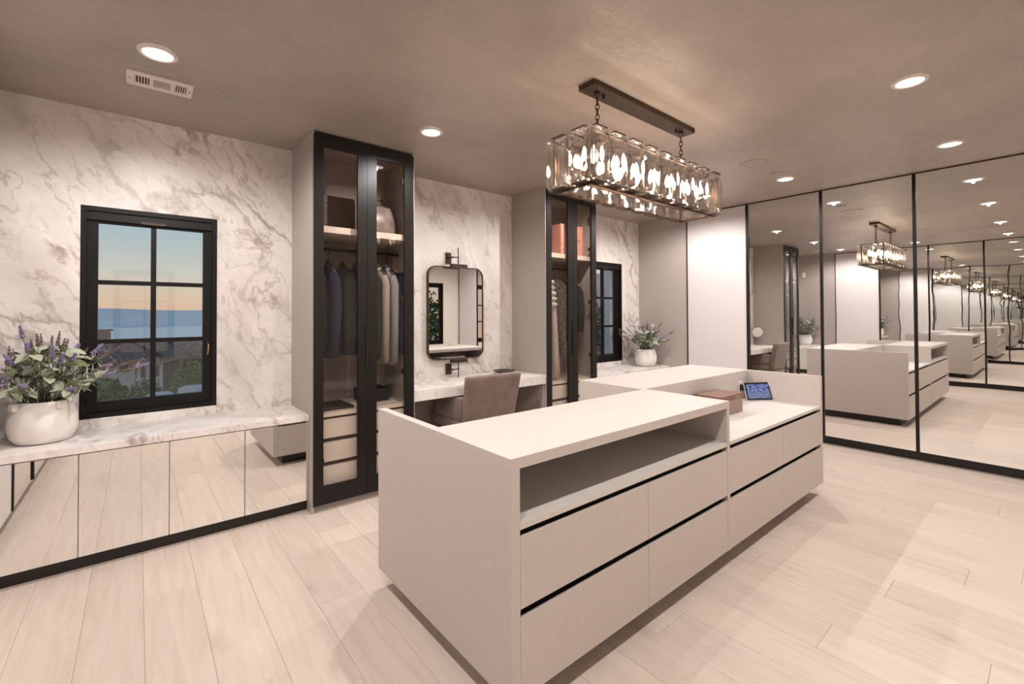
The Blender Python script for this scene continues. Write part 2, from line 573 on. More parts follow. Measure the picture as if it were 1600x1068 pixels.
def wall_with_holes(u0, u1, z0, z1, holes, t0, t1, axis):
    us = sorted({u0, u1, *[h[0] for h in holes], *[h[1] for h in holes]})
    zs = sorted({z0, z1, *[h[2] for h in holes], *[h[3] for h in holes]})
    b = MB()
    P = (lambda u, t, z: (u, t, z)) if axis == 'y' else (lambda u, t, z: (t, u, z))
    def solid(i, j):
        if not (0 <= i < len(us)-1 and 0 <= j < len(zs)-1):
            return False
        cu, cz = (us[i]+us[i+1])/2, (zs[j]+zs[j+1])/2
        return not any(h[0] < cu < h[1] and h[2] < cz < h[3] for h in holes)
    for i in range(len(us)-1):
        for j in range(len(zs)-1):
            if not solid(i, j):
                continue
            a, c, d, e = us[i], us[i+1], zs[j], zs[j+1]
            for t in (t0, t1):
                b.quad([P(a, t, d), P(c, t, d), P(c, t, e), P(a, t, e)])
            if not solid(i-1, j): b.quad([P(a, t0, d), P(a, t1, d), P(a, t1, e), P(a, t0, e)])
            if not solid(i+1, j): b.quad([P(c, t0, d), P(c, t1, d), P(c, t1, e), P(c, t0, e)])
            if not solid(i, j-1): b.quad([P(a, t0, d), P(a, t1, d), P(c, t1, d), P(c, t0, d)])
            if not solid(i, j+1): b.quad([P(a, t0, e), P(a, t1, e), P(c, t1, e), P(c, t0, e)])
    bm = bmesh.new()
    vs = [bm.verts.new(v) for v in b.v]
    for f in b.f:
        bm.faces.new([vs[k] for k in f])
    bmesh.ops.remove_doubles(bm, verts=bm.verts[:], dist=1e-5)
    out = MB(); out.add_bm(bm)
    return out

# ------------------------------------------------------------------ the room shell
WINX1 = (-0.285, 0.447)
WINX2 = (4.560, 5.292)
WZ = (0.755, 2.120)
struct(wall_with_holes(XL-0.25, XR+0.25, 0, H+0.05, [(*WINX1, *WZ), (*WINX2, *WZ)], YW, YW+0.22, 'y').build('wall_back', 'marble'),
       'white marble slab wall with grey veins around the black windows', 'wall')
struct(wall_with_holes(XL-0.25, XR+0.25, 0, H+0.05, [(*WINX1, *WZ), (*WINX2, *WZ)], YN-0.2, YN, 'y').build('wall_front', 'cream_wall'),
       'cream wall with windows opposite the marble, seen in the vanity mirror', 'wall')
struct(MB().box(XL-0.5, XR+0.5, YN-0.2, YW+0.22, H, H+0.15).build('ceiling', 'plaster_ceiling'), 'brushed beige plaster ceiling with recessed lights', 'ceiling')
for side, xf, sg in (('right', XR, 1), ('left', XL, -1)):
    a, c = sorted((xf+sg*0.104, xf+sg*0.22))
    w = struct(MB().box(a, c, YN, YW, 0, H).build('wall_'+side, 'cream_wall'),
               'wall behind the sliding mirrored doors on the '+('far right' if sg > 0 else 'opposite side, seen in reflections'), 'wall')
    a, c = sorted((xf, xf+sg*0.103))
    part(w, 'end_panel', 'wardrobe_wood', (a, c, 3.190, YW-0.001, 0, H-0.001))
    part(w, 'end_panel', 'wardrobe_wood', (a, c, YN+0.001, -1+0.02, 0, H-0.001))
    a, c = sorted((xf+sg*0.086, xf+sg*0.103))
    part(w, 'toe_kick', 'black_kick', (a, c, YN+0.021, 3.189, 0, 0.135))
    a, c = sorted((xf-sg*0.004, xf+sg*0.09))
    struct(MB().box(a, c, YN+0.021, 3.189, H-0.013, H-0.0005).build('trim_1' if sg > 0 else 'trim_2', 'dark_bronze'),
           'thin dark top track above the '+('right-hand' if sg > 0 else 'opposite')+' sliding doors', 'trim')

# oak floor: one plank after another, each a piece of its own
floor = struct(MB().box(XL-0.25, XR+0.25, YN, YW, -0.06, -0.012).build('floor', 'dark_hole'), 'pale oak plank floor', 'floor')
rnd = random.Random(5)
PW = 0.2185
k0 = math.floor((XL-0.25-0.029)/PW)
x = 0.029+k0*PW
while x < XR+0.12:
    y = YN+0.001
    first = True
    while y < YW-0.02:
        L = rnd.uniform(1.5, 2.4) if not first else rnd.uniform(0.5, 2.2)
        first = False
        y1 = min(y+L, YW-0.001)
        if YW-y1 < 0.4:
            y1 = YW-0.001
        g = 0.00045
        b = MB()
        x0, x1 = max(x, XL-0.24)+g, min(x+PW, XR+0.24)-g
        if x1-x0 > 0.02:
            zt = rnd.uniform(-0.0005, 0.0)
            b.bbox(x0, x1, y+g, y1-g, -0.012, zt, 0.0007, 1)
            b.build('plank', 'pale_oak', floor)
        y = y1
    x += PW

# ------------------------------------------------------------------ windows
def window(n, wx, y_in, sg, label, full=True):
    # y_in: face of the wall, sg: direction outwards
    w = thing('window_%d' % n, label, 'window', ((wx[0]+wx[1])/2, y_in, WZ[0]), kind='structure')
    x0, x1 = wx; z0, z1 = WZ
    def Y(a, b2):
        return sorted((y_in+sg*a, y_in+sg*b2))
    g = 0.001
    ya, yb = Y(0.004, 0.15)
    part(w, 'frame', 'black_window', (x0+g, x0+0.028, ya, yb, z0+g, z1-g), (x1-0.028, x1-g, ya, yb, z0+g, z1-g),
         (x0+0.028, x1-0.028, ya, yb, z0+g, z0+0.03), (x0+0.028, x1-0.028, ya, yb, z1-0.03, z1-g))
    ya, yb = Y(0.035, 0.085)
    a0, a1, c0, c1 = x0+0.028, x1-0.028, z0+0.03, z1-0.03
    i0, i1, j0, j1 = x0+0.082, x1-0.082, z0+0.100, z1-0.098
    part(w, 'sash', 'black_window', (a0, i0, ya, yb, c0, c1), (i1, a1, ya, yb, c0, c1), (i0, i1, ya, yb, c0, j0), (i0, i1, ya, yb, j1, c1))
    ya2, yb2 = Y(0.042, 0.078)
    xm = (i0+i1)/2
    hz = [j0+(j1-j0)*k/3 for k in (1, 2)]
    for hzz in hz:
        part(w, 'muntin', 'black_window', (i0, i1, ya2, yb2, hzz-0.014, hzz+0.014))
    ya2, yb2 = Y(0.040, 0.080)
    part(w, 'muntin', 'black_window', (xm-0.015, xm+0.015, ya2, yb2, j0, j1))
    ya3, yb3 = Y(0.058, 0.062)
    zs = [j0, hz[0], hz[1], j1]
    for r in range(3):
        for q in ((i0, xm-0.0151), (xm+0.0151, i1)):
            lo = zs[r]+(0.0141 if r else 0); hi = zs[r+1]-(0.0141 if r < 2 else 0)
            part(w, 'pane', 'window_glass', (q[0], q[1], ya3, yb3, lo, hi))
    if full:
        ya, yb = Y(0.016, 0.036)
        part(w, 'roller_cassette', 'black_metal', (a0, a1, ya, yb, z1-0.085, z1-0.031))
        ya, yb = Y(0.008, 0.020)
        part(w, 'catch', 'dark_bronze', (xm-0.065, xm+0.065, ya, yb, z1-0.088, z1-0.072))
        hb = MB()
        yy = y_in+sg*0.022
        hb.tube([(x1-0.055, yy, 1.12), (x1-0.053, yy-sg*0.012, 1.14), (x1-0.05, yy-sg*0.014, 1.19), (x1-0.052, yy, 1.215)], 0.006, 8)
        hb.build('latch', 'brass', w)
    return w
window(1, WINX1, YW, 1, 'black framed six-pane window over the sea, beside the large lavender pot')
window(2, WINX2, YW, 1, 'narrow-looking black framed window between the second wardrobe and small plant')
window(3, WINX2, YN, -1, 'black framed window reflected in the vanity mirror', False)
window(4, WINX1, YN, -1, 'black framed window in the cream wall behind the viewer', False)

# ------------------------------------------------------------------ mirrored sliding doors (right wall, and the ones facing them)
YS = [3.188, 2.400, 1.630, 0.866, 0.100, -0.250, -0.979]
lab_r = ['white lacquered sliding panel framed in black, between beige panel and mirrors',
         'mirrored sliding door next to the white panel, reflecting the chair',
         'middle mirrored sliding door, reflecting the chandelier and island end',
         'wide mirrored sliding door at the right picture edge with repeating reflections',
         'narrow mirrored sliding door just beyond the right picture edge',
         'white sliding panel near the viewer on the chandelier-end wall']
lab_l = ['white sliding panel on the opposite wall, beside the large lavender pot in reflection',
         'first mirrored door of the opposite wall, next to its white panel',
         'second mirrored door of the opposite wall, seen in the right mirrors',
         'third mirrored door of the opposite wall, seen in the right mirrors',
         'narrow mirrored door of the opposite wall, behind the viewer',
         'white sliding panel of the opposite wall, behind the viewer']
for sg, xf, labs in ((1, XR, lab_r), (-1, XL, lab_l)):
    for i in range(6):
        y1, y0 = YS[i], YS[i+1]
        mir = i in (1, 2, 3, 4)
        d = thing('mirror_door' if mir else 'sliding_door', labs[i], 'mirror' if mir else 'panel', (xf, (y0+y1)/2, 0.0),
                  'sliding doors along the side walls')
        a, c = sorted((xf, xf+sg*0.022))
        part(d, 'mirror_pane' if mir else 'panel_board', ('mirror_silver' if sg > 0 else 'mirror_silver_wavy') if mir else 'white_lacquer',
             (a, c, y0+0.0135, y1-0.0135, 0.098, H-0.014))
        a, c = sorted((xf-sg*0.010, xf+sg*0.026))
        for (p, q) in ((y0+0.0005, y0+0.0134), (y1-0.0134, y1-0.0005)):
            part(d, 'stile', 'black_metal', (a, c, p, q, 0.098, H-0.0135))
        a, c = sorted((xf+sg*0.023, xf+sg*0.084))
        part(d, 'bottom_carrier', 'black_kick', (a, c, y0+0.014, y1-0.014, 0.098, 0.13))

# ------------------------------------------------------------------ ceiling fittings
def downlight(x, y, label):
    t = thing('downlight', label, 'light', (x, y, H), 'recessed ceiling lights')
    b = MB()
    b.lathe([(0.062, -0.004), (0.066, -0.010), (0.082, -0.007), (0.086, -0.0006)], (x, y, H), 36)
    b.build('trim_ring', 'vent_white', t)
    MB().lathe([(0.062, -0.0042), (0.03, -0.0043), (0.001, -0.0044)], (x, y, H), 36, False, True).build('lens', 'lamp_lens', t)
    ld = bpy.data.lights.new('downlight_lamp', 'SPOT')
    ld.energy = LAMP
    ld.color = (1.0, 0.965, 0.945)
    ld.spot_size = math.radians(168)
    ld.spot_blend = 0.55
    ld.shadow_soft_size = 0.014
    lo = bpy.data.objects.new('downlight_lamp', ld)
    C.objects.link(lo)
    lo.parent = t
    lo.location = (0, 0, -0.020)
    return t
for x, y, l in ((0.07, 2.90, 'round recessed downlight beside the air vent above the sea window'),
                (1.64, 2.90, 'round recessed downlight in front of the jacket wardrobe'),
                (3.42, 2.90, 'recessed downlight in front of the second wardrobe, hidden behind the chandelier'),
                (4.94, 2.90, 'recessed downlight in front of the small plant, hidden behind the chandelier'),
                (0.07, 1.71, 'recessed downlight above the viewer, level with the chandelier'),
                (4.94, 1.71, 'round recessed downlight between the chandelier and the mirrored doors'),
                (0.07, 0.53, 'recessed downlight directly above the viewer'),
                (1.64, 0.53, 'recessed downlight over the near end of the island, above the picture'),
                (3.42, 0.53, 'round recessed downlight highest at the right of the picture'),
                (4.94, 0.53, 'round recessed downlight close to the wide mirrored door')):
    downlight(x, y, l)

v = thing('air_vent', 'white rectangular ceiling air register with louvre slots', 'vent', (0.092, 3.27, H))
vx0, vx1, vy0, vy1 = -0.058, 0.242, 3.175, 3.366
z0 = H-0.008
secs = ((vx0+0.035, vx0+0.100), (vx0+0.118, vx0+0.196), (vx0+0.214, vx0+0.270))
fb = MB()
fb.box(vx0, vx1, vy0, vy0+0.045, z0, H-0.0006).box(vx0, vx1, vy1-0.045, vy1, z0, H-0.0006)
xs = [vx0]+[e for s_ in secs for e in s_]+[vx1]
for i in range(0, len(xs), 2):
    fb.box(xs[i], xs[i+1], vy0+0.045, vy1-0.045, z0, H-0.0006)
fb.build('face_plate', 'vent_white', v)
part(v, 'shade_sheet', 'dark_hole', (vx0+0.01, vx1-0.01, vy0+0.03, vy1-0.03, H-0.0016, H-0.0006))  # thin dark sheet standing in for the shade inside the vent opening
for si, (a, c) in enumerate(secs):
    if si == 1:
        for k in range(9):
            yy = vy0+0.049+k*0.0112
            part(v, 'louvre', 'vent_white', (a, c, yy, yy+0.0042, z0+0.001, z0+0.0024))
    else:
        n = 5
        for k in range(n):
            xx = a+(c-a)*(k+0.15)/n
            part(v, 'louvre', 'vent_white', (xx, xx+0.005, vy0+0.045, vy1-0.045, z0+0.001, z0+0.0024))
for xx in (vx0+0.014, vx1-0.014):
    MB().lathe([(0.0045, -0.0095), (0.0045, -0.008)], (xx, 3.27, H), 10, True, True).build('screw', 'dark_hole', v)

sp = thing('ceiling_speaker', 'flush round ceiling speaker grille painted like the ceiling', 'speaker', (4.207, 1.708, H))
MB().lathe([(0.115, -0.0006), (0.115, -0.004), (0.11, -0.005), (0.10, -0.004), (0.001, -0.003)], (4.207, 1.708, H), 40).build('grille', 'plaster_ceiling', sp)
sp = thing('ceiling_sensor', 'small flush round sensor disc beside the far downlight', 'sensor', (4.66, 1.70, H))
MB().lathe([(0.05, -0.0006), (0.05, -0.006), (0.04, -0.009), (0.001, -0.009)], (4.66, 1.70, H), 28).build('cover', 'plaster_ceiling', sp)

# ------------------------------------------------------------------ chandelier
CX, CYY = 2.53, 1.71
ch = thing('chandelier', 'rectangular crystal chandelier with bronze frame hanging on two chains', 'chandelier', (CX, CYY, H))
can = MB().bbox(1.977, 3.084, 1.653, 1.772, H-0.034, H-0.0006, 0.002, 1).build('canopy', 'dark_bronze', ch)
ZB, ZT = 2.125, 2.405
OX, OY = 0.72, 0.18         # outer half sizes
ring = MB()
ix, iy, bt = OX-0.055, OY-0.055, 0.007
for zz in (ZB-0.012, ZT+0.004):
    for s in (-1, 1):
        ring.box(CX-ix, CX+ix, CYY+s*iy-bt, CYY+s*iy+bt, zz-bt, zz+bt)
        ring.box(CX+s*ix-bt, CX+s*ix+bt, CYY-iy-bt, CYY+iy+bt, zz-bt, zz+bt)
ring.build('frame_ring', 'bronze_metal', ch)
for sx in (-1, 1):
    for sy in (-1, 1):
        part(ch, 'corner_post', 'bronze_metal', (CX+sx*ix-bt, CX+sx*ix+bt, CYY+sy*iy-bt, CYY+sy*iy+bt, ZB-0.012, ZT+0.004))
for s in (-1, 1):
    part(ch, 'cross_bar', 'bronze_metal', (CX+s*0.46-0.008, CX+s*0.46+0.008, CYY-iy, CYY+iy, ZT-0.003, ZT+0.011))
part(ch, 'spine_bar', 'bronze_metal', (CX-ix, CX+ix, CYY-0.006, CYY+0.006, ZT-0.002, ZT+0.010))
# one faceted crystal: width along x, thickness along y, outward face -y
cw, cz, ct = 0.0765, (ZT-ZB)/2, 0.021
def crystal_mesh():
    b = MB()
    def octo(hx, hz, cx_, cz_):
        return [(-hx, -hz+cz_), (-hx+cx_, -hz), (hx-cx_, -hz), (hx, -hz+cz_), (hx, hz-cz_), (hx-cx_, hz), (-hx+cx_, hz), (-hx, hz-cz_)]
    outer = octo(cw, cz, 0.010, 0.014)
    inner = octo(cw*0.80, cz*0.86, 0.045, 0.070)
    rings = [[(x_, -ct, z_) for x_, z_ in inner], [(x_, -0.006, z_) for x_, z_ in outer], [(x_, 0.006, z_) for x_, z_ in outer], [(x_, ct, z_) for x_, z_ in inner]]
    b.ring_loft(rings, True, True, False)
    return b.mesh('crystal', 'crystal')
cme = crystal_mesh()
clip = MB().bbox(-0.048, 0.048, -0.024, 0.016, -0.004, 0.004, 0.0015, 1).mesh('clip', 'dark_bronze')
armm = MB().box(-0.005, 0.005, 0.0, 0.05, -0.004, 0.004).mesh('clip_arm', 'bronze_metal')
def add_inst(name, me, parent, mtx):
    ob = bpy.data.objects.new(name, me)
    ob.parent = parent
    ob.matrix_local = mtx
    C.objects.link(ob)
    return ob
def put_crystal(x, y, rz):
    zc = (ZB+ZT)/2
    M0 = Matrix.Translation((x-CX, y-CYY, zc-H)) @ Matrix.Rotation(rz, 4, 'Z')
    cr_ = add_inst('crystal', cme, ch, M0)
    for s in (-1, 1):
        add_inst('clip', clip, cr_, Matrix.Translation((0, 0.004, s*(cz+0.0045))))
        add_inst('clip_arm', armm, cr_, Matrix.Translation((0, 0.0, s*(cz+0.0045)-0.004)))
yo = OY-ct
xo = OX-ct
for k in range(9):
    x = CX-OX+0.082+(2*OX-0.164)*k/8
    put_crystal(x, CYY-yo, 0)
    put_crystal(x, CYY+yo, PI)
for k in (-1, 1):
    put_crystal(CX-xo, CYY+k*0.0775, -PI/2)
    put_crystal(CX+xo, CYY+k*0.0775, PI/2)
# bulbs on candle sockets
bulb = MB().lathe([(0.006, 0.0), (0.012, 0.012), (0.0165, 0.032), (0.0145, 0.052), (0.007, 0.072), (0.001, 0.082)], n=14).mesh('bulb', 'bulb_glow')
sock = MB().lathe([(0.012, -0.07), (0.012, 0.0), (0.008, 0.003)], n=14, cap0=True, cap1=True).mesh('socket', 'bronze_metal')
bar_y = 0.055
part(ch, 'lamp_bar', 'bronze_metal', (CX-0.60, CX+0.60, CYY-bar_y-0.006, CYY-bar_y+0.006, ZB+0.045, ZB+0.057))
part(ch, 'lamp_bar', 'bronze_metal', (CX-0.60, CX+0.60, CYY+bar_y-0.006, CYY+bar_y+0.006, ZB+0.045, ZB+0.057))
for k in range(7):
    for s in (-1, 1):
        xx = -0.57+0.19*k
        so = add_inst('socket', sock, ch, Matrix.Translation((xx, s*bar_y, ZB+0.125-H)))
        add_inst('bulb', bulb, so, Matrix.Translation((0, 0, 0.003)))
# chains
lk = MB().torus((0, 0, 0), 0.0125, 0.0034, 'y', 18, 6, 0.85, 1.55).mesh('chain_link', 'dark_bronze')
for xs_ in (-0.46, 0.46):
    hk = MB().lathe([(0.018, -0.034), (0.018, -0.05), (0.008, -0.058), (0.008, -0.075)], (CX+xs_, CYY, H), 14, True, True).build('chain_mount', 'dark_bronze', ch)
    zz, k = H-0.088, 0
    while zz > ZT+0.012:
        add_inst('chain_link', lk, hk, Matrix.Translation((xs_, 0, zz-H)) @ Matrix.Rotation(PI/2*(k % 2)+0.4, 4, 'Z'))
        zz -= 0.0305; k += 1
    MB().lathe([(0.009, -0.036), (0.009, -0.06)], (CX+xs_+(0.06 if xs_ < 0 else -0.06), CYY, H), 12, True, True).build('canopy_screw', 'dark_bronze', ch)

# ------------------------------------------------------------------ benches with mirrored doors
def bench(x0, x1, label, slab_label, n=4):
    b = thing('bench_cabinet', label, 'cabinet', ((x0+x1)/2, 3.7, 0))
    part(b, 'carcass', 'wardrobe_wood', (x0+0.002, x1-0.002, 3.484, YW-0.002, 0.080, 0.650))
    part(b, 'toe_kick', 'black_kick', (x0+0.002, x1-0.002, 3.513, YW-0.01, 0.0, 0.0795))
    w = (x1-x0)/n
    for k in range(n):
        d = MB().bbox(x0+k*w+0.002, x0+(k+1)*w-0.002, 3.463, 3.482, 0.081, 0.6465, 0.0012, 1).build('mirror_front', 'mirror_silver', b)
    s = thing('marble_benchtop', slab_label, 'worktop', ((x0+x1)/2, 3.7, 0.653))
    MB().bbox(x0+0.001, x1-0.001, 3.454, YW-0.001, 0.6515, 0.695, 0.003, 2).build('slab', 'marble', s)
bench(XL+0.0, W1[0], 'low cabinet with four mirrored fronts under the sea window', 'white veined marble bench top below the sea window')
bench(W2[1], XR-0.0, 'low cabinet behind the island, under the far window', 'white veined marble bench top under the far window and small plant')

# ------------------------------------------------------------------ glass wardrobes
def wardrobe(x0, x1, label):
    w = thing('glass_wardrobe', label, 'wardrobe', ((x0+x1)/2, 3.67, 0))
    zt = H-0.002
    part(w, 'side_panel', 'wardrobe_wood', (x0+0.0005, x0+0.018, YF, YW-0.001, 0, zt))
    part(w, 'side_panel', 'wardrobe_wood', (x1-0.018, x1-0.0005, YF, YW-0.001, 0, zt))
    part(w, 'back_panel', 'wardrobe_wood', (x0+0.018, x1-0.018, YW-0.016, YW-0.001, 0, zt))
    part(w, 'top_panel', 'wardrobe_wood', (x0+0.018, x1-0.018, YF+0.025, YW-0.016, zt-0.02, zt))
    part(w, 'plinth', 'wardrobe_wood', (x0+0.018, x1-0.018, YF+0.03, YW-0.016, 0, 0.05))
    part(w, 'fascia', 'black_metal', (x0+0.018, x1-0.018, YF+0.012, YF+0.0245, zt-0.028, zt-0.001))
    part(w, 'shelf', 'shelf_white', (x0+0.0185, x1-0.0185, YF+0.04, YW-0.017, 2.022, 2.070))
    part(w, 'shelf', 'shelf_white', (x0+0.0185, x1-0.0185, YF+0.035, YW-0.017, 0.664, 0.693))
    part(w, 'drawer_recess', 'box_brown', (x0+0.0185, x1-0.0185, YF+0.065, YF+0.075, 0.051, 0.6635))
    part(w, 'divider', 'wardrobe_wood', ((x0+x1)/2-0.009, (x0+x1)/2+0.009, YF+0.04, YF+0.0649, 0.051, 0.6635))
    for (z0, z1) in ((0.507, 0.645), (0.335, 0.475), (0.160, 0.302)):
        for (a, c) in ((x0+0.02, (x0+x1)/2-0.0105), ((x0+x1)/2+0.0105, x1-0.02)):
            part(w, 'drawer', 'linen_drawer', (a, c, YF+0.042, YF+0.0645, z0, z1))
    MB().tube([(x0+0.0185, 3.66, 1.93), (x1-0.0185, 3.66, 1.93)], 0.012, 12).build('hanging_rail', 'black_metal', w)
    xm = (x0+x1)/2
    for i, (a, c) in enumerate(((x0+0.010, xm-0.0012), (xm+0.0012, x1-0.010))):
        d0, d1 = 0.050, H-0.024
        sl, sr = (0.068, 0.073) if i == 0 else (0.073, 0.080)
        ya, yb = YF-0.012, YF+0.010
        d = part(w, 'door', 'black_metal', (a, a+sl, ya, yb, d0, d1), (c-sr, c, ya, yb, d0, d1),
                 (a+sl, c-sr, ya, yb, d0, 0.180), (a+sl, c-sr, ya, yb, d1-0.088, d1))
        part(d, 'pane', 'bronze_glass', (a+sl, c-sr, YF-0.003, YF+0.002, 0.180, d1-0.088))
        if i == 0:
            part(d, 'handle', 'slot_black', (c-0.010, c-0.0005, ya-0.012, ya-0.0002, 0.980, 1.335))
        hx = a+sl if i == 0 else c-sr
        s = -1 if i else 1
        for hz in (0.35, 0.95, 1.55, 2.15, 2.5):
            part(d, 'hinge', 'dark_bronze', (min(hx-s*0.03, hx+s*0.012), max(hx-s*0.03, hx+s*0.012), YF+0.0105, YF+0.035, hz-0.02, hz+0.02))
    return w
wardrobe(*W1, 'tall black framed glass wardrobe holding dark and grey jackets')
wardrobe(*W2, 'tall black framed glass wardrobe holding a white dress, partly behind the chandelier')

# garments
def ellring(cx, cyy, z, a, b2, n=20, p=2.6, ph=0.0, amp=0.0, k=9):
    out = []
    for j in range(n):
        t = 2*PI*j/n
        c_, s_ = math.cos(t), math.sin(t)
        r = 1+amp*math.sin(k*t+ph)
        out.append((cx+a*r*math.copysign(abs(c_)**(2/p), c_), cyy+b2*r*math.copysign(abs(s_)**(2/p), s_), z))
    return out
def hanger(x, label, mat='black_hanger', ry=0.16):
    h = thing('clothes_hanger', label, 'hanger', (x, 3.66, 1.80), 'hangers on the wardrobe rails')
    hk = [(x, 3.66+0.026*math.sin(t), 1.921+0.026*math.cos(t)) for t in [(-2.2+0.42*k) for k in range(11)]]
    hk = [(x, 3.66, 1.80), (x, 3.66, 1.86)]+[(x, 3.66-0.022*math.cos(t), 1.922+0.022*math.sin(t)) for t in [-1.2+0.45*k for k in range(9)]]
    MB().tube(hk, 0.003, 6).build('hook', 'chrome' if mat != 'black_hanger' else 'black_hanger', h)
    MB().tube([(x, 3.66-ry, 1.735), (x, 3.66-ry*0.5, 1.785), (x, 3.66, 1.81), (x, 3.66+ry*0.5, 1.785), (x, 3.66+ry, 1.735)],
              [(0.012, 0.006), (0.014, 0.008), (0.013, 0.010), (0.014, 0.008), (0.012, 0.006)], 8).build('shoulder_bar', mat, h)
def jacket(x, hw, zb, mat, label, seed=0, hmat='black_hanger'):
    r = random.Random(seed)
    t = thing('jacket', label, 'jacket', (x, 3.66, zb), 'jackets in the first wardrobe')
    zt = 1.815
    rings = []
    for f, a, b2 in ((0.0, 0.016, 0.05), (0.03, 0.024, 0.075), (0.07, 0.7*hw, 0.13), (0.12, 0.9*hw, 0.165), (0.3, hw, 0.165), (0.55, 0.95*hw, 0.155), (0.8, hw, 0.16), (1.0, 0.95*hw, 0.165)):
        rings.append(ellring(x+r.uniform(-.003, .003), 3.66, zt-(zt-zb)*f, a, b2, 24, 2.4, r.random()*6, 0.03, 7))
    MB().ring_loft(rings, True, True).build('body', mat, t)
    for s in (-1, 1):
        pts = [(x, 3.66+s*0.135, zt-0.085), (x, 3.66+s*0.165, zt-0.16), (x+r.uniform(-.008, .008), 3.66+s*0.178, zt-0.36), (x+r.uniform(-.008, .008), 3.66+s*0.172, zt-0.52), (x, 3.66+s*0.166, zb+0.02)]
        MB().tube(pts, [(hw*0.65, 0.03), (hw*0.95, 0.042), (hw*0.92, 0.042), (hw*0.84, 0.038), (hw*0.74, 0.034)], 14).build('sleeve', mat, t)
    MB().tube([(x-0.012, 3.66-0.07, zt-0.045), (x-0.008, 3.66-0.02, zt+0.008), (x+0.008, 3.66+0.03, zt+0.012), (x+0.008, 3.66+0.06, zt-0.02)], [(0.016, 0.02), (0.018, 0.022), (0.018, 0.022), (0.012, 0.015)], 10).build('collar', mat, t)
    hanger(x, 'slim dark hanger carrying '+label.split(' hanging')[0].replace('jacket', 'jacket,')[:60].rstrip(','), hmat)
jacket(1.050, 0.042, 1.13, 'cloth_dark', 'dark jacket hanging at the hinge side of the left glass door', 1)
jacket(1.150, 0.046, 1.08, 'cloth_navy', 'navy blue checked jacket hanging left in the first wardrobe', 2)
jacket(1.262, 0.055, 1.10, 'cloth_charcoal', 'charcoal tweed jacket hanging beside the navy one', 3)
jacket(1.370, 0.045, 1.09, 'cloth_dark', 'plain dark grey jacket hanging behind the wardrobe handle', 4)
jacket(1.475, 0.036, 1.04, 'cloth_charcoal', 'dark tweed jacket hanging behind the middle door stile', 7)
jacket(1.556, 0.034, 1.02, 'cloth_cream', 'cream tweed jacket hanging next to the pale grey one', 5)
jacket(1.632, 0.036, 1.00, 'cloth_grey', 'pale grey knitted jacket hanging in the right-hand door', 6)
def trousers(x, hw, zb, mat, label):
    t = thing('trousers', label, 'trousers', (x, 3.66, zb))
    rings = [ellring(x, 3.62, z, hw*f, g, 20, 3.4, 1.0, 0.03, 5) for z, f, g in ((1.74, 0.45, 0.13), (1.72, 0.8, 0.14), (1.55, 1.0, 0.145), (1.3, 1.0, 0.14), (zb, 0.9, 0.13))]
    MB().ring_loft(rings, True, True).build('legs', mat, t)
    part(t, 'waistband', mat, (x-hw*0.7, x+hw*0.7, 3.49, 3.75, 1.725, 1.765))
    hanger(x, 'padded pale clip hanger holding the navy jeans', 'wood_hanger', 0.12)
trousers(1.703, 0.028, 1.08, 'cloth_denim', 'dark navy jeans hanging at the right end of the first wardrobe')

# second wardrobe clothes
t = thing('dress', 'long white dress with ruffled top hanging in the second wardrobe', 'dress', (3.52, 3.62, 0.72))
dx, dy = 3.512, 3.66
for k in range(5):
    z = 1.80-0.062*k
    MB().lathe([(0.045, 0.03), (0.075+0.006*k, 0.014), (0.083+0.006*k, -0.012), (0.068, -0.036)], (dx, dy, z-0.03), 22, True, True, 0.9, 1.6).build('ruffle', 'cloth_ivory', t)
MB().ring_loft([ellring(dx+0.012, dy, z, a, b2, 30, 2.2, 0.6*z, 0.05, 9) for z, a, b2 in ((1.80, 0.03, 0.07), (1.50, 0.05, 0.14), (1.2, 0.058, 0.16), (0.95, 0.066, 0.175), (0.73, 0.074, 0.19))]).build('skirt', 'cloth_tulle', t)
hanger(3.512, 'light wooden hanger carrying the white dress', 'wood_hanger', 0.17)
t = thing('sequin_dress', 'silver sequinned dress hanging beside the white dress', 'dress', (3.655, 3.66, 0.93))
MB().ring_loft([ellring(3.662, 3.66, z, a*0.8, b2*0.95, 26, 2.4, z*3, 0.04, 7) for z, a, b2 in ((1.80, 0.015, 0.06), (1.74, 0.035, 0.17), (1.45, 0.045, 0.18), (1.2, 0.042, 0.17), (0.93, 0.048, 0.18))]).build('body', 'sequin_silver', t)
hanger(3.662, 'wooden hanger carrying the silver sequinned dress', 'wood_hanger', 0.16)
def short_jacket(x, hw, zb, mat, label, seed):
    t = thing('beaded_jacket', label, 'jacket', (x, 3.62, zb), 'short evening jackets in the second wardrobe')
    zt = 1.80
    MB().ring_loft([ellring(x, 3.66, zt-(zt-zb)*f, a, b2, 24, 2.3, seed+f*5, 0.05, 7) for f, a, b2 in ((0, 0.018, 0.05), (0.1, 0.7*hw, 0.14), (0.2, hw, 0.18), (0.55, 0.95*hw, 0.16), (1.0, 1.1*hw, 0.17))]).build('body', mat, t)
    for s in (-1, 1):
        MB().tube([(x, 3.66+s*0.12, zt-0.06), (x, 3.66+s*0.155, zt-0.16), (x+0.012, 3.66+s*0.17, zt-0.36), (x+0.02, 3.66+s*0.155, zb-0.03)],
                  [(hw*0.7, 0.035), (hw*0.95, 0.05), (hw*0.85, 0.045), (hw*0.7, 0.036)], 12).build('sleeve', mat, t)
    hanger(x, 'wooden hanger carrying the '+label.split(' hanging')[0], 'wood_hanger', 0.17)
short_jacket(3.775, 0.055, 1.10, 'sequin_black', 'charcoal beaded jacket hanging at the second wardrobe centre', 1.0)
short_jacket(3.900, 0.060, 1.24, 'cloth_black', 'short black jacket hanging at the right in the second wardrobe', 2.0)

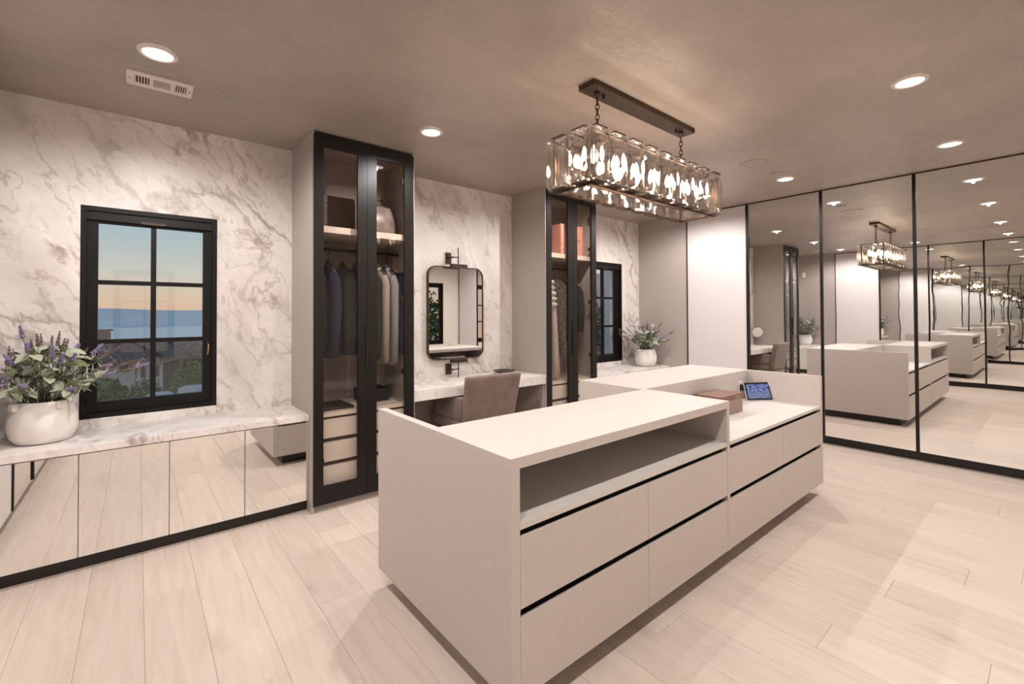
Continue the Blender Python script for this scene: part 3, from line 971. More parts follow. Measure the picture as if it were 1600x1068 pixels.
# shelf contents
def boxy(name, label, cat, q, mat, lid=None, group=None):
    t = thing(name, label, cat, ((q[0]+q[1])/2, (q[2]+q[3])/2, q[4]), group)
    if lid:
        MB().bbox(q[0], q[1], q[2], q[3], q[4], q[5]-lid, 0.003, 2).build('body', mat, t)
        MB().bbox(q[0]-0.003, q[1]+0.003, q[2]-0.003, q[3]+0.003, q[5]-lid+0.0005, q[5], 0.003, 2).build('lid', mat, t)
    else:
        MB().bbox(*q, 0.003, 2).build('body', mat, t)
    return t
boxy('storage_box', 'dark brown storage box on the top shelf of the first wardrobe', 'box', (1.00, 1.33, 3.60, 3.86, 2.071, 2.34), 'box_brown', 0.06)
boxy('storage_box', 'low dark box standing behind the handbag on the top shelf', 'box', (1.40, 1.70, 3.76, 3.91, 2.071, 2.37), 'box_brown', 0.05)
hb = thing('handbag', 'grey wrapped handbag with dark handles on the wardrobe top shelf', 'handbag', (1.56, 3.62, 2.071))
MB().ring_loft([ellring(1.56, 3.62, z, a, b2, 24, 3.2, z*9, 0.03, 5) for z, a, b2 in ((2.0712, 0.105, 0.075), (2.09, 0.125, 0.085), (2.2, 0.12, 0.075), (2.29, 0.095, 0.04), (2.315, 0.085, 0.02))]).build('body', 'bag_grey', hb)
for yy in (3.60, 3.64):
    MB().tube([(1.56+0.055*math.cos(t_), yy, 2.30+0.075*math.sin(t_)) for t_ in [PI*k/10 for k in range(11)]], 0.006, 8).build('handle', 'plastic_black', hb)
bb = boxy('gift_box', 'black shoe box with pale print on the wardrobe lower shelf', 'box', (1.42, 1.64, 3.62, 3.84, 0.694, 0.80), 'box_black', 0.035)
def text_obj(txt, size, mat, parent, M0, name='lettering'):
    cu = bpy.data.curves.new(name, 'FONT')
    cu.body = txt; cu.size = size; cu.extrude = 0.0004
    cu.align_x = 'CENTER'
    tmp = bpy.data.objects.new(name+'_curve', cu)
    C.objects.link(tmp)
    bpy.context.view_layer.update()
    me = bpy.data.meshes.new_from_object(tmp.evaluated_get(bpy.context.evaluated_depsgraph_get()))
    bpy.data.objects.remove(tmp)
    me.materials.clear()
    me.materials.append(MAT[mat])
    ob = bpy.data.objects.new(name, me)
    C.objects.link(ob)
    ob.parent = parent
    ob.matrix_local = M0
    return ob
RX = Matrix.Rotation(PI/2, 4, 'X')
text_obj('art', 0.03, 'print_pale', bb, Matrix.Translation((-0.012, -0.1108, 0.016)) @ RX)
part(bb, 'emblem', 'print_pale', (1.503, 1.509, 3.6188, 3.6198, 0.734, 0.758))
bk = thing('woven_mat', 'dark woven folded mat lying on the wardrobe lower shelf', 'mat', (1.13, 3.64, 0.694))
MB().bbox(0.99, 1.30, 3.50, 3.80, 0.6935, 0.712, 0.005, 2).build('body', 'mat_dark', bk)
cb = boxy('keepsake_box', 'coral pink box with dark lettering on the second wardrobe top shelf', 'box', (3.56, 3.918, 3.46, 3.60, 2.071, 2.405), 'box_coral')
text_obj('OM', 0.035, 'print_dark', cb, Matrix.Translation((0.105, -0.0705, 0.155)) @ RX)
wb_ = thing('white_book', 'white book standing on the second wardrobe shelf', 'book', (3.325, 3.55, 2.071))
part(wb_, 'pages', 'shelf_white', (3.312, 3.340, 3.492, 3.628, 2.074, 2.186))
part(wb_, 'cover', 'plastic_white', (3.308, 3.3118, 3.488, 3.630, 2.071, 2.190), (3.3402, 3.344, 3.488, 3.630, 2.071, 2.190), (3.308, 3.344, 3.6285, 3.632, 2.071, 2.190))

# ------------------------------------------------------------------ vanity
va = thing('vanity_table', 'built-in marble topped vanity between the two wardrobes', 'table', (2.51, 3.67, 0))
vx0, vx1 = W1[1]+0.001, W2[0]-0.001
MB().bbox(vx0, vx1, YF+0.004, YW-0.001, 0.692, 0.785, 0.003, 2).build('top', 'marble', va)
part(va, 'back_panel', 'wardrobe_wood', (vx0, vx1, YW-0.02, YW-0.001, 0.0, 0.6915))
part(va, 'side_cheek', 'wardrobe_wood', (vx0, vx0+0.018, YF+0.03, YW-0.0205, 0.0, 0.6915))
part(va, 'side_cheek', 'wardrobe_wood', (vx1-0.018, vx1, YF+0.03, YW-0.0205, 0.0, 0.6915))

def rrect(x0, x1, z0, z1, r, n=8):
    pts = []
    for cx_, cz_, a0 in ((x1-r, z1-r, 0), (x0+r, z1-r, PI/2), (x0+r, z0+r, PI), (x1-r, z0+r, 1.5*PI)):
        for k in range(n+1):
            a = a0+PI/2*k/n
            pts.append((cx_+r*math.cos(a), cz_+r*math.sin(a)))
    return pts
vm = thing('vanity_mirror', 'rounded rectangular wall mirror with thin dark frame above the vanity', 'mirror', (2.503, YW, 0.96))
mx0, mx1, mz0, mz1 = 2.173, 2.833, 0.962, 1.897
outp, inp = rrect(mx0, mx1, mz0, mz1, 0.095), rrect(mx0+0.009, mx1-0.009, mz0+0.009, mz1-0.009, 0.087)
fr = MB()
ya, yb = YW-0.040, YW-0.002
rings = [[(a, yb, c) for a, c in outp], [(a, ya, c) for a, c in outp], [(a, ya, c) for a, c in inp], [(a, yb-0.004, c) for a, c in inp], [(a, yb, c) for a, c in outp]]
fr.ring_loft(rings, False, False, False)
fr.build('frame', 'dark_bronze', vm)
MB().prism(rrect(mx0+0.0095, mx1-0.0095, mz0+0.0095, mz1-0.0095, 0.0865), YW-0.033, YW-0.007).build('glass', 'mirror_flat', vm)
def sconce(z_plate, dirz, label):
    s = thing('wall_sconce', label, 'wall light', (2.44, YW, z_plate), 'sconces around the vanity mirror')
    xb = 2.42
    MB().bbox(xb-0.032, xb+0.032, YW-0.018, YW-0.0015, z_plate-0.055, z_plate+0.055, 0.002, 1).build('back_plate', 'dark_bronze', s)
    MB().tube([(xb, YW-0.018, z_plate), (xb, YW-0.10, z_plate)], 0.009, 10).build('arm', 'dark_bronze', s)
    MB().tube([(xb, YW-0.10, z_plate), (xb+0.07, YW-0.10, z_plate+0.004)], 0.006, 8).build('joint', 'dark_bronze', s)
    MB().tube([(xb+0.06, YW-0.10, z_plate-0.10), (xb+0.06, YW-0.10, z_plate+0.10)], 0.0055, 10).build('rod', 'dark_bronze', s)
    zz = z_plate+dirz*0.085
    MB().bbox(xb-0.025, xb+0.155, YW-0.125, YW-0.075, zz-0.018, zz+0.018, 0.004, 2).build('shade', 'dark_bronze', s)
sconce(1.985, -1, 'dark bronze picture light fixed above the vanity mirror')
sconce(0.865, 1, 'dark bronze picture light fixed below the vanity mirror')

bw = thing('dish', 'shallow dark brown dish on the vanity top', 'bowl', (3.00, 3.76, 0.7855))
MB().lathe([(0.045, 0.0), (0.05, 0.004), (0.10, 0.022), (0.122, 0.033), (0.120, 0.036), (0.095, 0.027), (0.04, 0.010), (0.001, 0.009)], (3.00, 3.76, 0.7855), 36, True).build('body', 'bowl_brown', bw)

mk = thing('makeup_mirror', 'round chrome makeup mirror on a stem, seen reflected above the chair', 'mirror', (1.872, 3.83, 0.7855))
MB().lathe([(0.062, 0.0), (0.062, 0.006), (0.02, 0.016), (0.007, 0.03), (0.006, 0.16)], (1.872, 3.83, 0.7855), 24, True, True).build('stand', 'chrome', mk)
zc = 0.7855+0.255
ang = math.radians(63)
mrot = Matrix.Translation((0, 0, 0.255)) @ Matrix.Rotation(ang, 4, 'Z') @ Matrix.Rotation(PI/2, 4, 'X')
rim = MB().torus((0, 0, 0), 0.098, 0.009, 'z', 32, 10).mesh('rim', 'chrome')
add_inst('rim', rim, mk, mrot)
add_inst('glass', MB().lathe([(0.094, -0.004), (0.094, 0.004)], n=32, cap0=True, cap1=True).mesh('glass', 'mirror_flat'), mk, mrot)

# chair
chx, chy = 2.44, 3.36
c_ = thing('vanity_chair', 'taupe velvet upholstered chair tucked under the vanity', 'chair', (2.43, 3.35, 0))
def slab_loft(levels, r, n=6):
    rings = []
    for z, x0, x1, y0, y1 in levels:
        rings.append([(a, b2, z) for a, b2 in rrect(x0, x1, y0, y1, min(r, (y1-y0)*0.48), n)])
    return MB().ring_loft(rings, True, True, True)
bx0, bx1 = 2.135, 2.735
back = slab_loft([(0.40, bx0+0.035, bx1-0.035, 3.235, 3.325), (0.50, bx0+0.028, bx1-0.028, 3.225, 3.315), (0.70, bx0+0.012, bx1-0.012, 3.19, 3.275), (0.84, bx0+0.002, bx1-0.002, 3.163, 3.243), (0.868, bx0, bx1, 3.158, 3.236), (0.880, bx0+0.008, bx1-0.008, 3.163, 3.230)], 0.03)
back.build('backrest', 'velvet_taupe', c_)
slab_loft([(0.395, bx0+0.035, bx1-0.035, 3.326, 3.80), (0.41, bx0+0.025, bx1-0.025, 3.326, 3.81), (0.46, bx0+0.022, bx1-0.022, 3.326, 3.81), (0.485, bx0+0.035, bx1-0.035, 3.326, 3.80)], 0.03).build('seat', 'velvet_taupe', c_)
slab_loft([(0.14, bx0+0.045, bx1-0.045, 3.24, 3.79), (0.39, bx0+0.033, bx1-0.033, 3.236, 3.80)], 0.02).build('skirt', 'velvet_taupe', c_)
for (a, b2) in ((bx0+0.07, 3.28), (bx1-0.07, 3.28), (bx0+0.07, 3.76), (bx1-0.07, 3.76)):
    MB().tube([(a, b2, 0.145), (a, b2, 0.0)], [0.022, 0.015], 10).build('leg', 'box_brown', c_)
for s, xa in ((-1, bx0+0.024), (1, bx1-0.024-0.075)):
    slab_loft([(0.485, xa+0.008, xa+0.067, 3.33, 3.76), (0.50, xa, xa+0.075, 3.325, 3.77), (0.66, xa, xa+0.075, 3.30, 3.76), (0.68, xa+0.012, xa+0.063, 3.305, 3.745)], 0.025).build('arm', 'velvet_taupe', c_)

# ------------------------------------------------------------------ the island
IX0, IX1, IY0, IY1, IZ, IT = 0.972, 4.117, 1.185, 2.275, 0.921, 0.096
IYM, IXM = 1.730, 2.545
P = 0.040
isl = thing('wardrobe_island', 'large linen textured island with black drawer slots and stepped top', 'island', ((IX0+IX1)/2, (IY0+IY1)/2, 0))
LL = 'linen_laminate'
part(isl, 'end_panel', LL, (IX0, IX0+P, IY0, IY1, IT, IZ))
part(isl, 'end_panel', LL, (IX1-P, IX1, IY0, IY1, IT, IZ))
part(isl, 'toe_kick', 'black_kick', (IX0+0.10, IX1-0.10, IY0+0.10, IY1-0.10, 0.0, IT+0.01))
part(isl, 'bottom', LL, (IX0+P, IX1-P, IY0+0.03, IY1-0.03, IT, IT+0.02))
part(isl, 'core', 'slot_black', (IX0+P, IX1-P, IY0+0.034, IY1-0.034, IT+0.0205, 0.6705))
def iside(fr):
    # fr=True: front (towards -y); else the back, the same turned by 180 degrees
    def T(x0, x1, y0, y1, z0, z1):
        if fr:
            return (x0, x1, y0, y1, z0, z1)
        sx, sy = IX0+IX1, IY0+IY1
        return (sx-x1, sx-x0, sy-y1, sy-y0, z0, z1)
    ym = IYM if fr else (IY0+IY1)-IYM
    part(isl, 'upright', LL, T(2.531, 2.560, IY0, ym, IT, IZ-0.0395))
    part(isl, 'top', LL, T(IX0+P, 2.560, IY0, ym, IZ-0.039, IZ))
    part(isl, 'shelf_back', LL, T(IX0+P, 2.531, ym-0.02, ym, 0.6925, IZ-0.0395))
    part(isl, 'shelf_board', 'counter_cream', T(IX0+P, 2.531, IY0+0.002, ym, 0.671, 0.692))
    part(isl, 'counter', 'counter_cream', T(2.560, IX1-P, IY0+0.002, ym, 0.672, 0.6925))
    for (xa, xb) in ((IX0+P+0.002, 1.769), (1.7715, 2.5295), (2.5615, 3.319), (3.3215, IX1-P-0.002)):
        for (za, zb_) in ((0.401, 0.647), (IT, 0.371)):
            part(isl, 'drawer', LL, T(xa, xb, IY0+0.001, IY0+0.014, za, zb_))
iside(True)
iside(False)
# things on the island
bx = thing('leather_box', 'brown leather lidded box with slot handle on the low counter', 'box', (3.275, 1.59, 0.6925))
MB().bbox(3.112, 3.440, 1.495, 1.690, 0.6928, 0.800, 0.003, 2).build('body', 'leather_taupe', bx)
MB().bbox(3.106, 3.446, 1.489, 1.696, 0.8005, 0.831, 0.003, 2).build('lid', 'leather_brown', bx)
part(bx, 'handle_slot', 'leather_taupe', (3.30, 3.375, 1.4868, 1.4888, 0.806, 0.820))

tb = thing('smart_display', 'black framed tablet display with blue screen leaning on the counter', 'tablet', (3.985, 1.57, 0.6925))
p0, p1 = Vector((3.868, 1.640, 0)), Vector((4.060, 1.520, 0))
dx_ = (p1-p0); wdt = dx_.length; dx_.normalize()
nrm = Vector((dx_.y, -dx_.x, 0))           # towards the viewer
if nrm.dot(Vector((-1, -1, 0))) < 0:
    nrm = -nrm
tilt = math.radians(20)
upv = (Vector((0, 0, 1))*math.cos(tilt)-nrm*math.sin(tilt)).normalized()
fn = dx_.cross(upv)
if fn.dot(nrm) < 0:
    fn = -fn
M4 = Matrix((dx_, upv, fn)).transposed().to_4x4()
base = (p0+p1)/2
M4.translation = Vector((base.x-3.985, base.y-1.57, 0.004))
hgt = 0.150
def tmesh(name, mat, q, bev=0.003):
    return add_inst(name, MB().bbox(*q, bev, 2).mesh(name, mat), tb, M4)
tmesh('shell', 'plastic_white', (-wdt/2, wdt/2, 0, hgt, -0.014, -0.0032), 0.003)
tmesh('bezel', 'plastic_black', (-wdt/2+0.002, wdt/2-0.002, 0.002, hgt-0.002, -0.003, 0.0), 0.001)
sw, sh = wdt/2-0.014, 0.016
me = bpy.data.meshes.new('screen')
me.from_pydata([(-sw, sh-0.002, 0.0006), (sw, sh-0.002, 0.0006), (sw, hgt-0.018, 0.0006), (-sw, hgt-0.018, 0.0006), (-sw, sh-0.002, 0.0001), (sw, sh-0.002, 0.0001), (sw, hgt-0.018, 0.0001), (-sw, hgt-0.018, 0.0001)], [],
               [(0, 1, 2, 3), (7, 6, 5, 4), (0, 4, 5, 1), (1, 5, 6, 2), (2, 6, 7, 3), (3, 7, 4, 0)])
uvl = me.uv_layers.new(name='UVMap')
uvs = [(0, 0), (1, 0), (1, 1), (0, 1)]
for li in range(4):
    uvl.data[li].uv = uvs[li]
me.materials.append(MAT['tablet_screen'])
add_inst('screen', me, tb, M4)
wedge = MB()
wedge.prism([(0.012, -0.0145), (0.095, -0.0145), (0.012, -0.06)], -wdt*0.36, wdt*0.36, 'x')
add_inst('stand', wedge.mesh('stand', 'plastic_black'), tb, M4)
ol = thing('power_outlet', 'white wall outlet with black plug on the raised island face', 'outlet', (3.935, IYM, 0.80))
MB().bbox(3.900, 3.975, IYM-0.006, IYM-0.0005, 0.745, 0.842, 0.002, 1).build('plate', 'plastic_white', ol)
MB().bbox(3.915, 3.960, IYM-0.040, IYM-0.0062, 0.765, 0.815, 0.004, 2).build('plug', 'plastic_black', ol)
cd = MB().tube([(3.937, IYM-0.038, 0.768), (3.93, IYM-0.05, 0.73), (3.92, IYM-0.055, 0.700), (3.945, IYM-0.06, 0.6965), (3.97, IYM-0.085, 0.6965)], 0.003, 8).build('charging_cable', 'plastic_black')
tag(cd, 'thin black power cord between outlet and tablet display', 'cord')

# things on the hidden shelf of the island (seen in the vanity mirror)
boxy('shelf_box', 'black case on the island back shelf, seen in the vanity mirror', 'box', (2.75, 3.15, 1.95, 2.18, 0.6926, 0.80), 'box_black', 0.03)
boxy('shelf_box', 'pale box on the island back shelf, seen in the vanity mirror', 'box', (3.35, 3.75, 1.95, 2.18, 0.6926, 0.80), 'linen_drawer', 0.03)

# thermostat on the left end panel
th = thing('thermostat', 'small white control unit on the beige panel, seen reflected', 'switch', (XL, 3.80, 2.30))
MB().bbox(XL+0.0005, XL+0.02, 3.765, 3.835, 2.25, 2.37, 0.004, 2).build('body', 'plastic_white', th)

# ------------------------------------------------------------------ potted lavender
def leaf_mesh(name, mat, L, W, fold=0.25, curl=0.3):
    b = MB()
    n = 5
    left, mid, right = [], [], []
    for k in range(n+1):
        t_ = k/n
        w = W*math.sin(PI*min(1, t_*0.93+0.035))**0.8
        z = -curl*L*t_*t_
        left.append((-w, L*t_, z+fold*w)); mid.append((0, L*t_, z)); right.append((w, L*t_, z+fold*w))
    for k in range(n):
        b.quad([left[k], mid[k], mid[k+1], left[k+1]], True)
        b.quad([mid[k], right[k], right[k+1], mid[k+1]], True)
    me = b.mesh(name, mat)
    return me
def spike_mesh(name, mat, L, rr, seed):
    r = random.Random(seed)
    b = MB()
    n = 9
    for k in range(n):
        t_ = k/n
        for j in range(4):
            a = j*PI/2+k*0.8
            rad = rr*(1-0.55*t_)
            c = Vector((math.cos(a)*rad, math.sin(a)*rad, L*t_+r.uniform(-.003, .003)))
            s = rr*0.75*(1-0.4*t_)
            i = len(b.v)
            b.v += [tuple(c+Vector(d)*s) for d in ((1, 0, 0), (-1, 0, 0), (0, 1, 0), (0, -1, 0), (0, 0, 1.5), (0, 0, -1))]
            for f in ((0, 2, 4), (2, 1, 4), (1, 3, 4), (3, 0, 4), (2, 0, 5), (1, 2, 5), (3, 1, 5), (0, 3, 5)):
                b.f.append(tuple(i+q for q in f)); b.sm.append(False)
    b.tube([(0, 0, -0.01), (0, 0, L)], 0.0015, 4)
    return b.mesh(name, mat)
leaves = [leaf_mesh('leaf', 'sage_leaf', 0.088, 0.026), leaf_mesh('leaf', 'sage_leaf_dark', 0.075, 0.021, 0.3, 0.15), leaf_mesh('leaf', 'sage_leaf', 0.065, 0.018, 0.2, 0.45)]
spikes = [spike_mesh('flower_spike', 'lavender_bloom', 0.075, 0.0085, 1), spike_mesh('flower_spike', 'dry_bloom', 0.085, 0.007, 2), spike_mesh('flower_spike', 'lavender_bloom', 0.055, 0.010, 3)]
def orient(pos, d, roll=0.0, axis='Y'):
    d = Vector(d).normalized()
    q = d.to_track_quat(axis, 'Z' if axis == 'Y' else 'X')
    return Matrix.Translation(pos) @ q.to_matrix().to_4x4() @ Matrix.Rotation(roll, 4, axis)
def potted(x, y, label, seed, spread, hgt, lim, extra=()):
    r = random.Random(seed)
    z0 = 0.6955
    t = thing('potted_lavender', label, 'potted plant', (x, y, z0))
    MB().lathe([(0.088, 0.0), (0.112, 0.006), (0.136, 0.04), (0.147, 0.09), (0.144, 0.145), (0.126, 0.205), (0.117, 0.235), (0.105, 0.235), (0.107, 0.20), (0.107, 0.19)], (x, y, z0), 40, True).build('pot', 'ceramic_white', t)
    for k in range(4):
        a = k*PI/2+0.75+seed
        ca, sa = math.cos(a), math.sin(a)
        lug = MB()
        lug.bbox(-0.016, 0.016, 0.0, 0.034, -0.020, 0.024, 0.006, 2)
        me = lug.mesh('pot_lug', 'ceramic_white')
        add_inst('pot_lug', me, t, Matrix.Translation((ca*0.112, sa*0.112, 0.212)) @ Matrix.Rotation(a-PI/2, 4, 'Z'))
    MB().lathe([(0.1075, 0.197), (0.06, 0.208), (0.001, 0.212)], (x, y, z0), 24).build('soil', 'soil', t)
    stems = MB(); fol = MB()
    def clampx(p):
        p.x = min(max(p.x, lim[0]-x), lim[1]-x)
        p.y = min(max(p.y, 3.0-y), YW-0.10-y)
        return p
    dirs = []
    for k in range(64):
        a = r.random()*2*PI; tl = r.uniform(0.15, 1.0)
        dirs.append((a, tl, r.uniform(0.55, 1.0), 0))
    dirs += [(a, tl, sc, 1) for a, tl, sc in extra]
    for (a, tl, sc, ex) in dirs:
        root = Vector((math.cos(a)*0.07*r.random(), math.sin(a)*0.07*r.random(), 0.20))
        end = root+Vector((math.cos(a)*spread*tl*sc, math.sin(a)*spread*tl*sc, hgt*sc*(1-0.55*tl*tl)))
        midp = root.lerp(end, 0.5)+Vector((0, 0, 0.05*sc))
        pts = [clampx(root.lerp(midp, s_).lerp(midp.lerp(end, s_), s_)) for s_ in [q/6 for q in range(7)]]
        stems.tube([(p.x+x, p.y+y, p.z+z0) for p in pts], [0.0022]*4+[0.0016]*3, 5)
        for q in range(2, 7):
            p = pts[q]; d = (pts[q]-pts[q-1]).normalized()
            for s_ in range(5 if not ex else 2):
                ld = (d*0.5+Vector((r.gauss(0, 1), r.gauss(0, 1), r.gauss(0.2, 0.7))).normalized()).normalized()
                # narrow lavender leaf
                L = r.uniform(0.03, 0.06); sd = ld.cross(Vector((0, 0, 1)))
                if sd.length < 0.05: sd = Vector((1, 0, 0))
                sd = sd.normalized()*0.0032
                e1 = clampx(p+ld*L*0.5+Vector((0, 0, 0.004))); e2 = clampx(p+ld*L)
                o_ = Vector((x, y, z0))
                fol.quad([o_+p-sd*0.6, o_+p+sd*0.6, o_+e1+sd, o_+e1-sd], True)
                fol.quad([o_+e1-sd, o_+e1+sd, o_+e2+sd*0.15, o_+e2-sd*0.15], True)
        kind = r.random()
        d = (pts[6]-pts[5]).normalized()
        if ex or kind < 0.55:
            add_inst('flower_spike', spikes[r.choice((0, 1, 2)) if not ex else r.choice((0, 1))], t, orient(pts[6], d, r.random()*6, 'Z'))
        if not ex:
            for _ in range(r.choice((2, 3, 3))):
                p = pts[r.choice((3, 4, 5, 6))]
                ld = Vector((r.gauss(0, 1)+d.x, r.gauss(0, 1)+d.y, r.gauss(0.25, 0.5)))
                e2 = p+ld.normalized()*0.09
                if lim[0]-x < e2.x < lim[1]-x and e2.y < YW-0.03-y:
                    add_inst('leaf', leaves[r.choice((0, 0, 1, 2))], t, orient(p, ld, r.uniform(-.8, .8)))
    stems.build('stems', 'plant_stem', t)
    f = fol.build('fine_foliage', 'lavender_leaf', t)
    f['kind'] = 'stuff'
potted(-0.415, 3.725, 'large white pot of lavender and sage beside the sea window', 3, 0.30, 0.36, (XL+0.10, 0.6),
       [(-0.5, 1.0, 1.15), (-0.25, 1.0, 1.25), (0.0, 0.95, 1.2), (-0.75, 0.9, 1.0), (-0.1, 0.75, 1.15), (2.2, 0.3, 1.15), (-1.6, 0.45, 1.1), (-2.0, 0.8, 1.1)])
potted(5.40, 3.64, 'small-looking white pot of lavender on the far marble bench', 7, 0.28, 0.36, (4.6, XR-0.10),
       [(-0.9, 0.9, 1.2), (-1.2, 0.5, 1.1), (2.6, 0.8, 1.1)])

# ------------------------------------------------------------------ outdoors, seen through the windows
struct(MB().box(-60, 60, 4.6, 60, -4.2, -4.0).build('ground_1', 'terrace_ground'), 'garden ground outside the windows', 'ground')
struct(MB().box(-9000, 9000, 60, 14000, -130, -120).build('sea', 'sea_blue'), 'calm blue sea towards the horizon', 'sea')
r = random.Random(11)
def ridge(name, dist, zbase, amp, x0, x1, seed, label, n=120, peak=None):
    r = random.Random(seed)
    ph = [(r.uniform(0.5, 6), r.uniform(0, 6), r.uniform(0.3, 1)) for _ in range(10)]
    b = MB(); rows = []
    for k in range(n+1):
        u = k/n
        x = x0+(x1-x0)*u
        hh = sum(a_*math.sin(f_*6.3*u*2+p_)/f_**0.7 for f_, p_, a_ in ph)
        env = min(1, u*5, (1-u)*5)
        top = zbase+(amp*(0.65+0.16*hh))*env
        rows.append([(x, dist, -120), (x, dist+150, top*0.55-54), (x, dist+420, top), (x, dist+900, -120)])
    b.ring_loft(rows, False, False, True, False)
    struct(b.build(name, 'hazed_hills'), label, 'mountain')
ridge('mountain_1', 9500, 20, 130, -6000, 9000, 3, 'hazy blue mountain range on the horizon beyond the sea')
ridge('mountain_2', 6500, -90, 110, -900, 3600, 8, 'pale hazy headland in the sea below the mountains', 80)

hs = thing('neighbour_house', 'white neighbouring house with tiled hip roof below the sea window', 'building', (1.0, 17.0, -4.0))
part(hs, 'wall', 'stucco_white', (-4.6, -0.05, 15.2, 20.0, -4.0, 0.24))
part(hs, 'wall', 'stucco_white', (1.0, 7.5, 16.8, 20.0, -4.0, 0.25))
part(hs, 'porch_back', 'stucco_white', (-0.049, 0.999, 17.6, 17.8, -4.0, 0.22))
part(hs, 'porch_beam', 'stucco_white', (-0.049, 0.52, 15.1, 15.28, 0.10, 0.235), (0.45, 0.52, 15.28, 16.79, 0.10, 0.235))
for px_, py_ in ((0.02, 15.19), (0.20, 15.19), (0.47, 15.19), (0.485, 15.9), (0.485, 16.5)):
    MB().lathe([(0.05, -4.0), (0.05, -0.45), (0.04, -0.42), (0.038, 0.03), (0.05, 0.099)], (px_, py_, 0), 12, True, True).build('column', 'stucco_white', hs)
part(hs, 'balustrade_rail', 'stucco_white', (-0.049, 0.52, 15.15, 15.23, -0.24, -0.19))
for k in range(8):
    MB().lathe([(0.025, -0.55), (0.018, -0.5), (0.032, -0.4), (0.018, -0.29), (0.025, -0.241)], (0.0+0.066*k, 15.19, 0), 8, True, True).build('baluster', 'stucco_white', hs)
wdo = part(hs, 'window', 'dark_pane', (-0.36, -0.20, 15.17, 15.199, 0.0, 0.2))
part(wdo, 'window_frame', 'stucco_white', (-0.38, -0.36, 15.15, 15.199, -0.02, 0.22), (-0.20, -0.18, 15.15, 15.199, -0.02, 0.22))
part(hs, 'window', 'dark_pane', (1.05, 1.7, 16.77, 16.799, -1.2, 0.1))
def tiled_roof(corners, parent, n_rib):
    # corners: eave0, eave1, ridge1, ridge0
    e0, e1, r1, r0 = [Vector(c) for c in corners]
    b = MB()
    th_ = Vector((0, 0, -0.06))
    b.ring_loft([[e0, e1, r1, r0], [e0+th_, e1+th_, r1+th_, r0+th_]], True, True, False)
    b.build('roof', 'roof_tile', parent)
    rib = MB()
    for k in range(n_rib+1):
        t_ = k/n_rib
        a, c = e0.lerp(e1, t_), r0.lerp(r1, t_)
        L = 9
        for q in range(L):
            s0, s1 = q/L, (q+1.08)/L
            p, p2 = a.lerp(c, s0), a.lerp(c, min(1, s1))
            rib.tube([p+Vector((0, 0, 0.045)), p2+Vector((0, 0, 0.018))], [0.062, 0.05], 6, True, False)
    o = rib.build('roof_tiles', 'roof_tile', parent)
    o['kind'] = 'stuff'
tiled_roof(((-5.0, 14.9, 0.25), (0.55, 14.9, 0.25), (-0.2, 17.5, 0.62), (-5.0, 17.5, 0.62)), hs, 40)
tiled_roof(((0.55, 14.9, 0.25), (1.1, 16.4, 0.27), (0.6, 18.0, 0.60), (-0.2, 17.5, 0.62)), hs, 12)
tiled_roof(((1.1, 16.4, 0.27), (8.0, 16.4, 0.27), (8.0, 18.0, 0.60), (0.6, 18.0, 0.60)), hs, 46)
chm = part(hs, 'chimney', 'roof_tile', (-0.98, -0.62, 17.6, 18.0, 0.3, 0.98))
part(chm, 'chimney_cap', 'roof_tile', (-1.03, -0.57, 17.53, 18.07, 0.981, 1.03))

def shrub(x, y, z, rx, rz, n, mat, label, seed, narrow=False):
    r = random.Random(seed)
    t = thing('shrub', label, 'shrub', (x, y, z), 'shrubs outside the windows')
    b = MB()
    for k in range(n):
        a = r.random()*2*PI; e = math.acos(r.uniform(-0.3, 1)); rad = r.uniform(0.6, 1.0)
        c = Vector((x+math.cos(a)*math.sin(e)*rx*rad, y+math.sin(a)*math.sin(e)*rx*rad, z+rz*0.35+math.cos(e)*rz*0.65*rad))
        d = Vector((r.gauss(0, 1), r.gauss(0, 1), r.gauss(0.5, 0.8))).normalized()
        s = d.cross(Vector((r.gauss(0, 1), r.gauss(0, 1), r.gauss(0, 1)))).normalized()
        L = r.uniform(0.10, 0.20)*(1.8 if narrow else 1); w = 0.018 if narrow else 0.045
        b.quad([c-d*L/2, c+s*w, c+d*L/2, c-s*w])
    f = b.build('foliage', mat, t)
    f['kind'] = 'stuff'
    MB().tube([(x, y, z-0.05), (x, y, z+rz*0.5)], [0.06, 0.02], 7).build('trunk', 'plant_stem', t)
struct(MB().box(-6, 4.2, 8.2, 13.9, -3.995, -0.9).build('ground_2', 'terrace_ground'), 'raised garden bed outside the sea window', 'ground')
shrub(-0.42, 10.2, -0.895, 0.42, 1.28, 1100, 'hedge_leaf', 'leafy green shrub outside the lower left window pane', 1)
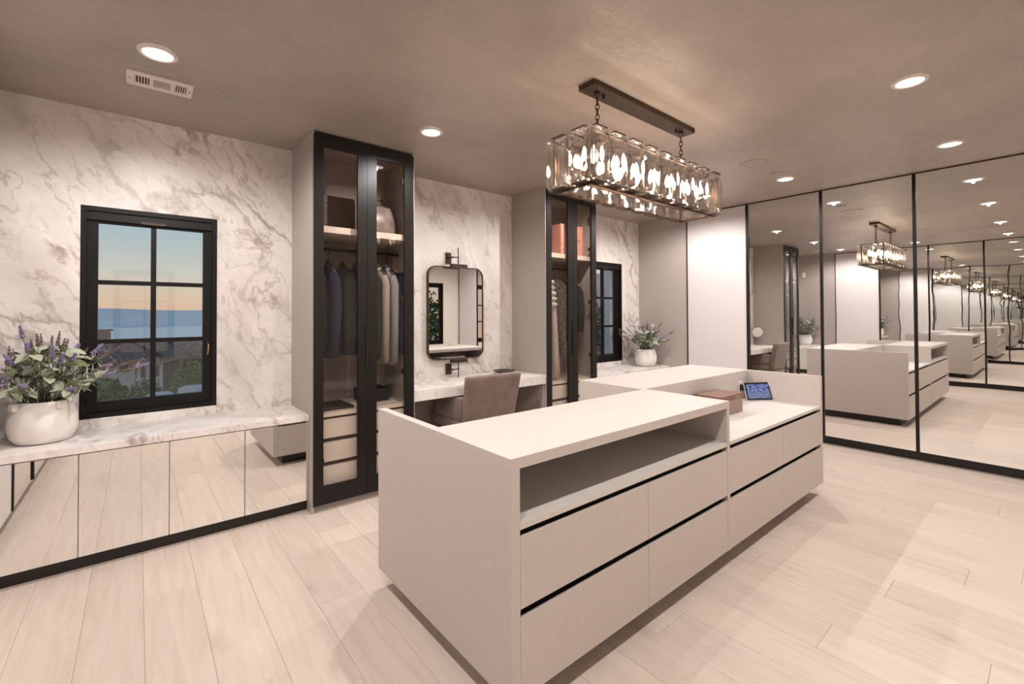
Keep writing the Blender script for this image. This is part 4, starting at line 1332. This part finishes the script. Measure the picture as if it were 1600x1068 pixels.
shrub(0.12, 11.1, -0.895, 0.36, 1.10, 700, 'palm_leaf', 'olive spiky shrub outside below the house window', 2, True)
shrub(0.66, 10.1, -0.895, 0.36, 1.10, 700, 'palm_leaf', 'low spiky shrub outside beside the garden cushions', 3, True)
shrub(1.05, 12.9, -0.895, 0.60, 1.25, 1000, 'palm_leaf', 'tall spiky shrub outside in front of the porch', 4, True)
gs = thing('garden_sofa', 'grey outdoor cushions seen through the lower right pane', 'sofa', (0.45, 8.9, -0.9))
MB().bbox(0.06, 1.0, 8.6, 9.2, -0.898, 0.08, 0.03, 2).build('base', 'cushion_grey', gs)
slab_loft([(0.082, 0.10, 0.44, 8.62, 9.15), (0.12, 0.07, 0.48, 8.58, 9.18), (0.18, 0.10, 0.45, 8.6, 9.15), (0.22, 0.16, 0.40, 8.7, 9.05)], 0.12).build('cushion', 'cushion_grey', gs)
slab_loft([(0.082, 0.50, 0.98, 8.62, 9.15), (0.13, 0.49, 1.02, 8.58, 9.18), (0.24, 0.50, 0.98, 8.6, 9.15), (0.28, 0.56, 0.90, 8.7, 9.05)], 0.12).build('cushion', 'cushion_grey', gs)
# beside the far window
gw = thing('garden_wall', 'pale garden wall and pillar outside the far window', 'wall', (8.0, 6.0, -0.6))
part(gw, 'pillar', 'stucco_white', (8.17, 8.47, 6.45, 6.7, -0.599, 3.6))
part(gw, 'panel', 'stucco_white', (5.6, 12.0, 8.6, 8.8, -0.599, 2.6))
shrub(8.6, 7.75, -0.6, 0.7, 3.0, 1800, 'hedge_leaf', 'tall dark hedge plant outside the far window', 6)
struct(MB().box(3.0, 14.0, 4.6, 9.0, -0.9, -0.6).build('ground_3', 'terrace_ground'), 'terrace outside the far window', 'ground')
# behind the viewer
struct(MB().box(-12, 16, -14.0, YN-0.5, -4.2, -0.6).build('ground_4', 'terrace_ground'), 'terrace outside behind the viewer', 'ground')
shrub(5.6, -3.0, -0.6, 1.0, 2.9, 2000, 'hedge_leaf', 'tall hedge plant reflected in the vanity mirror window', 9)
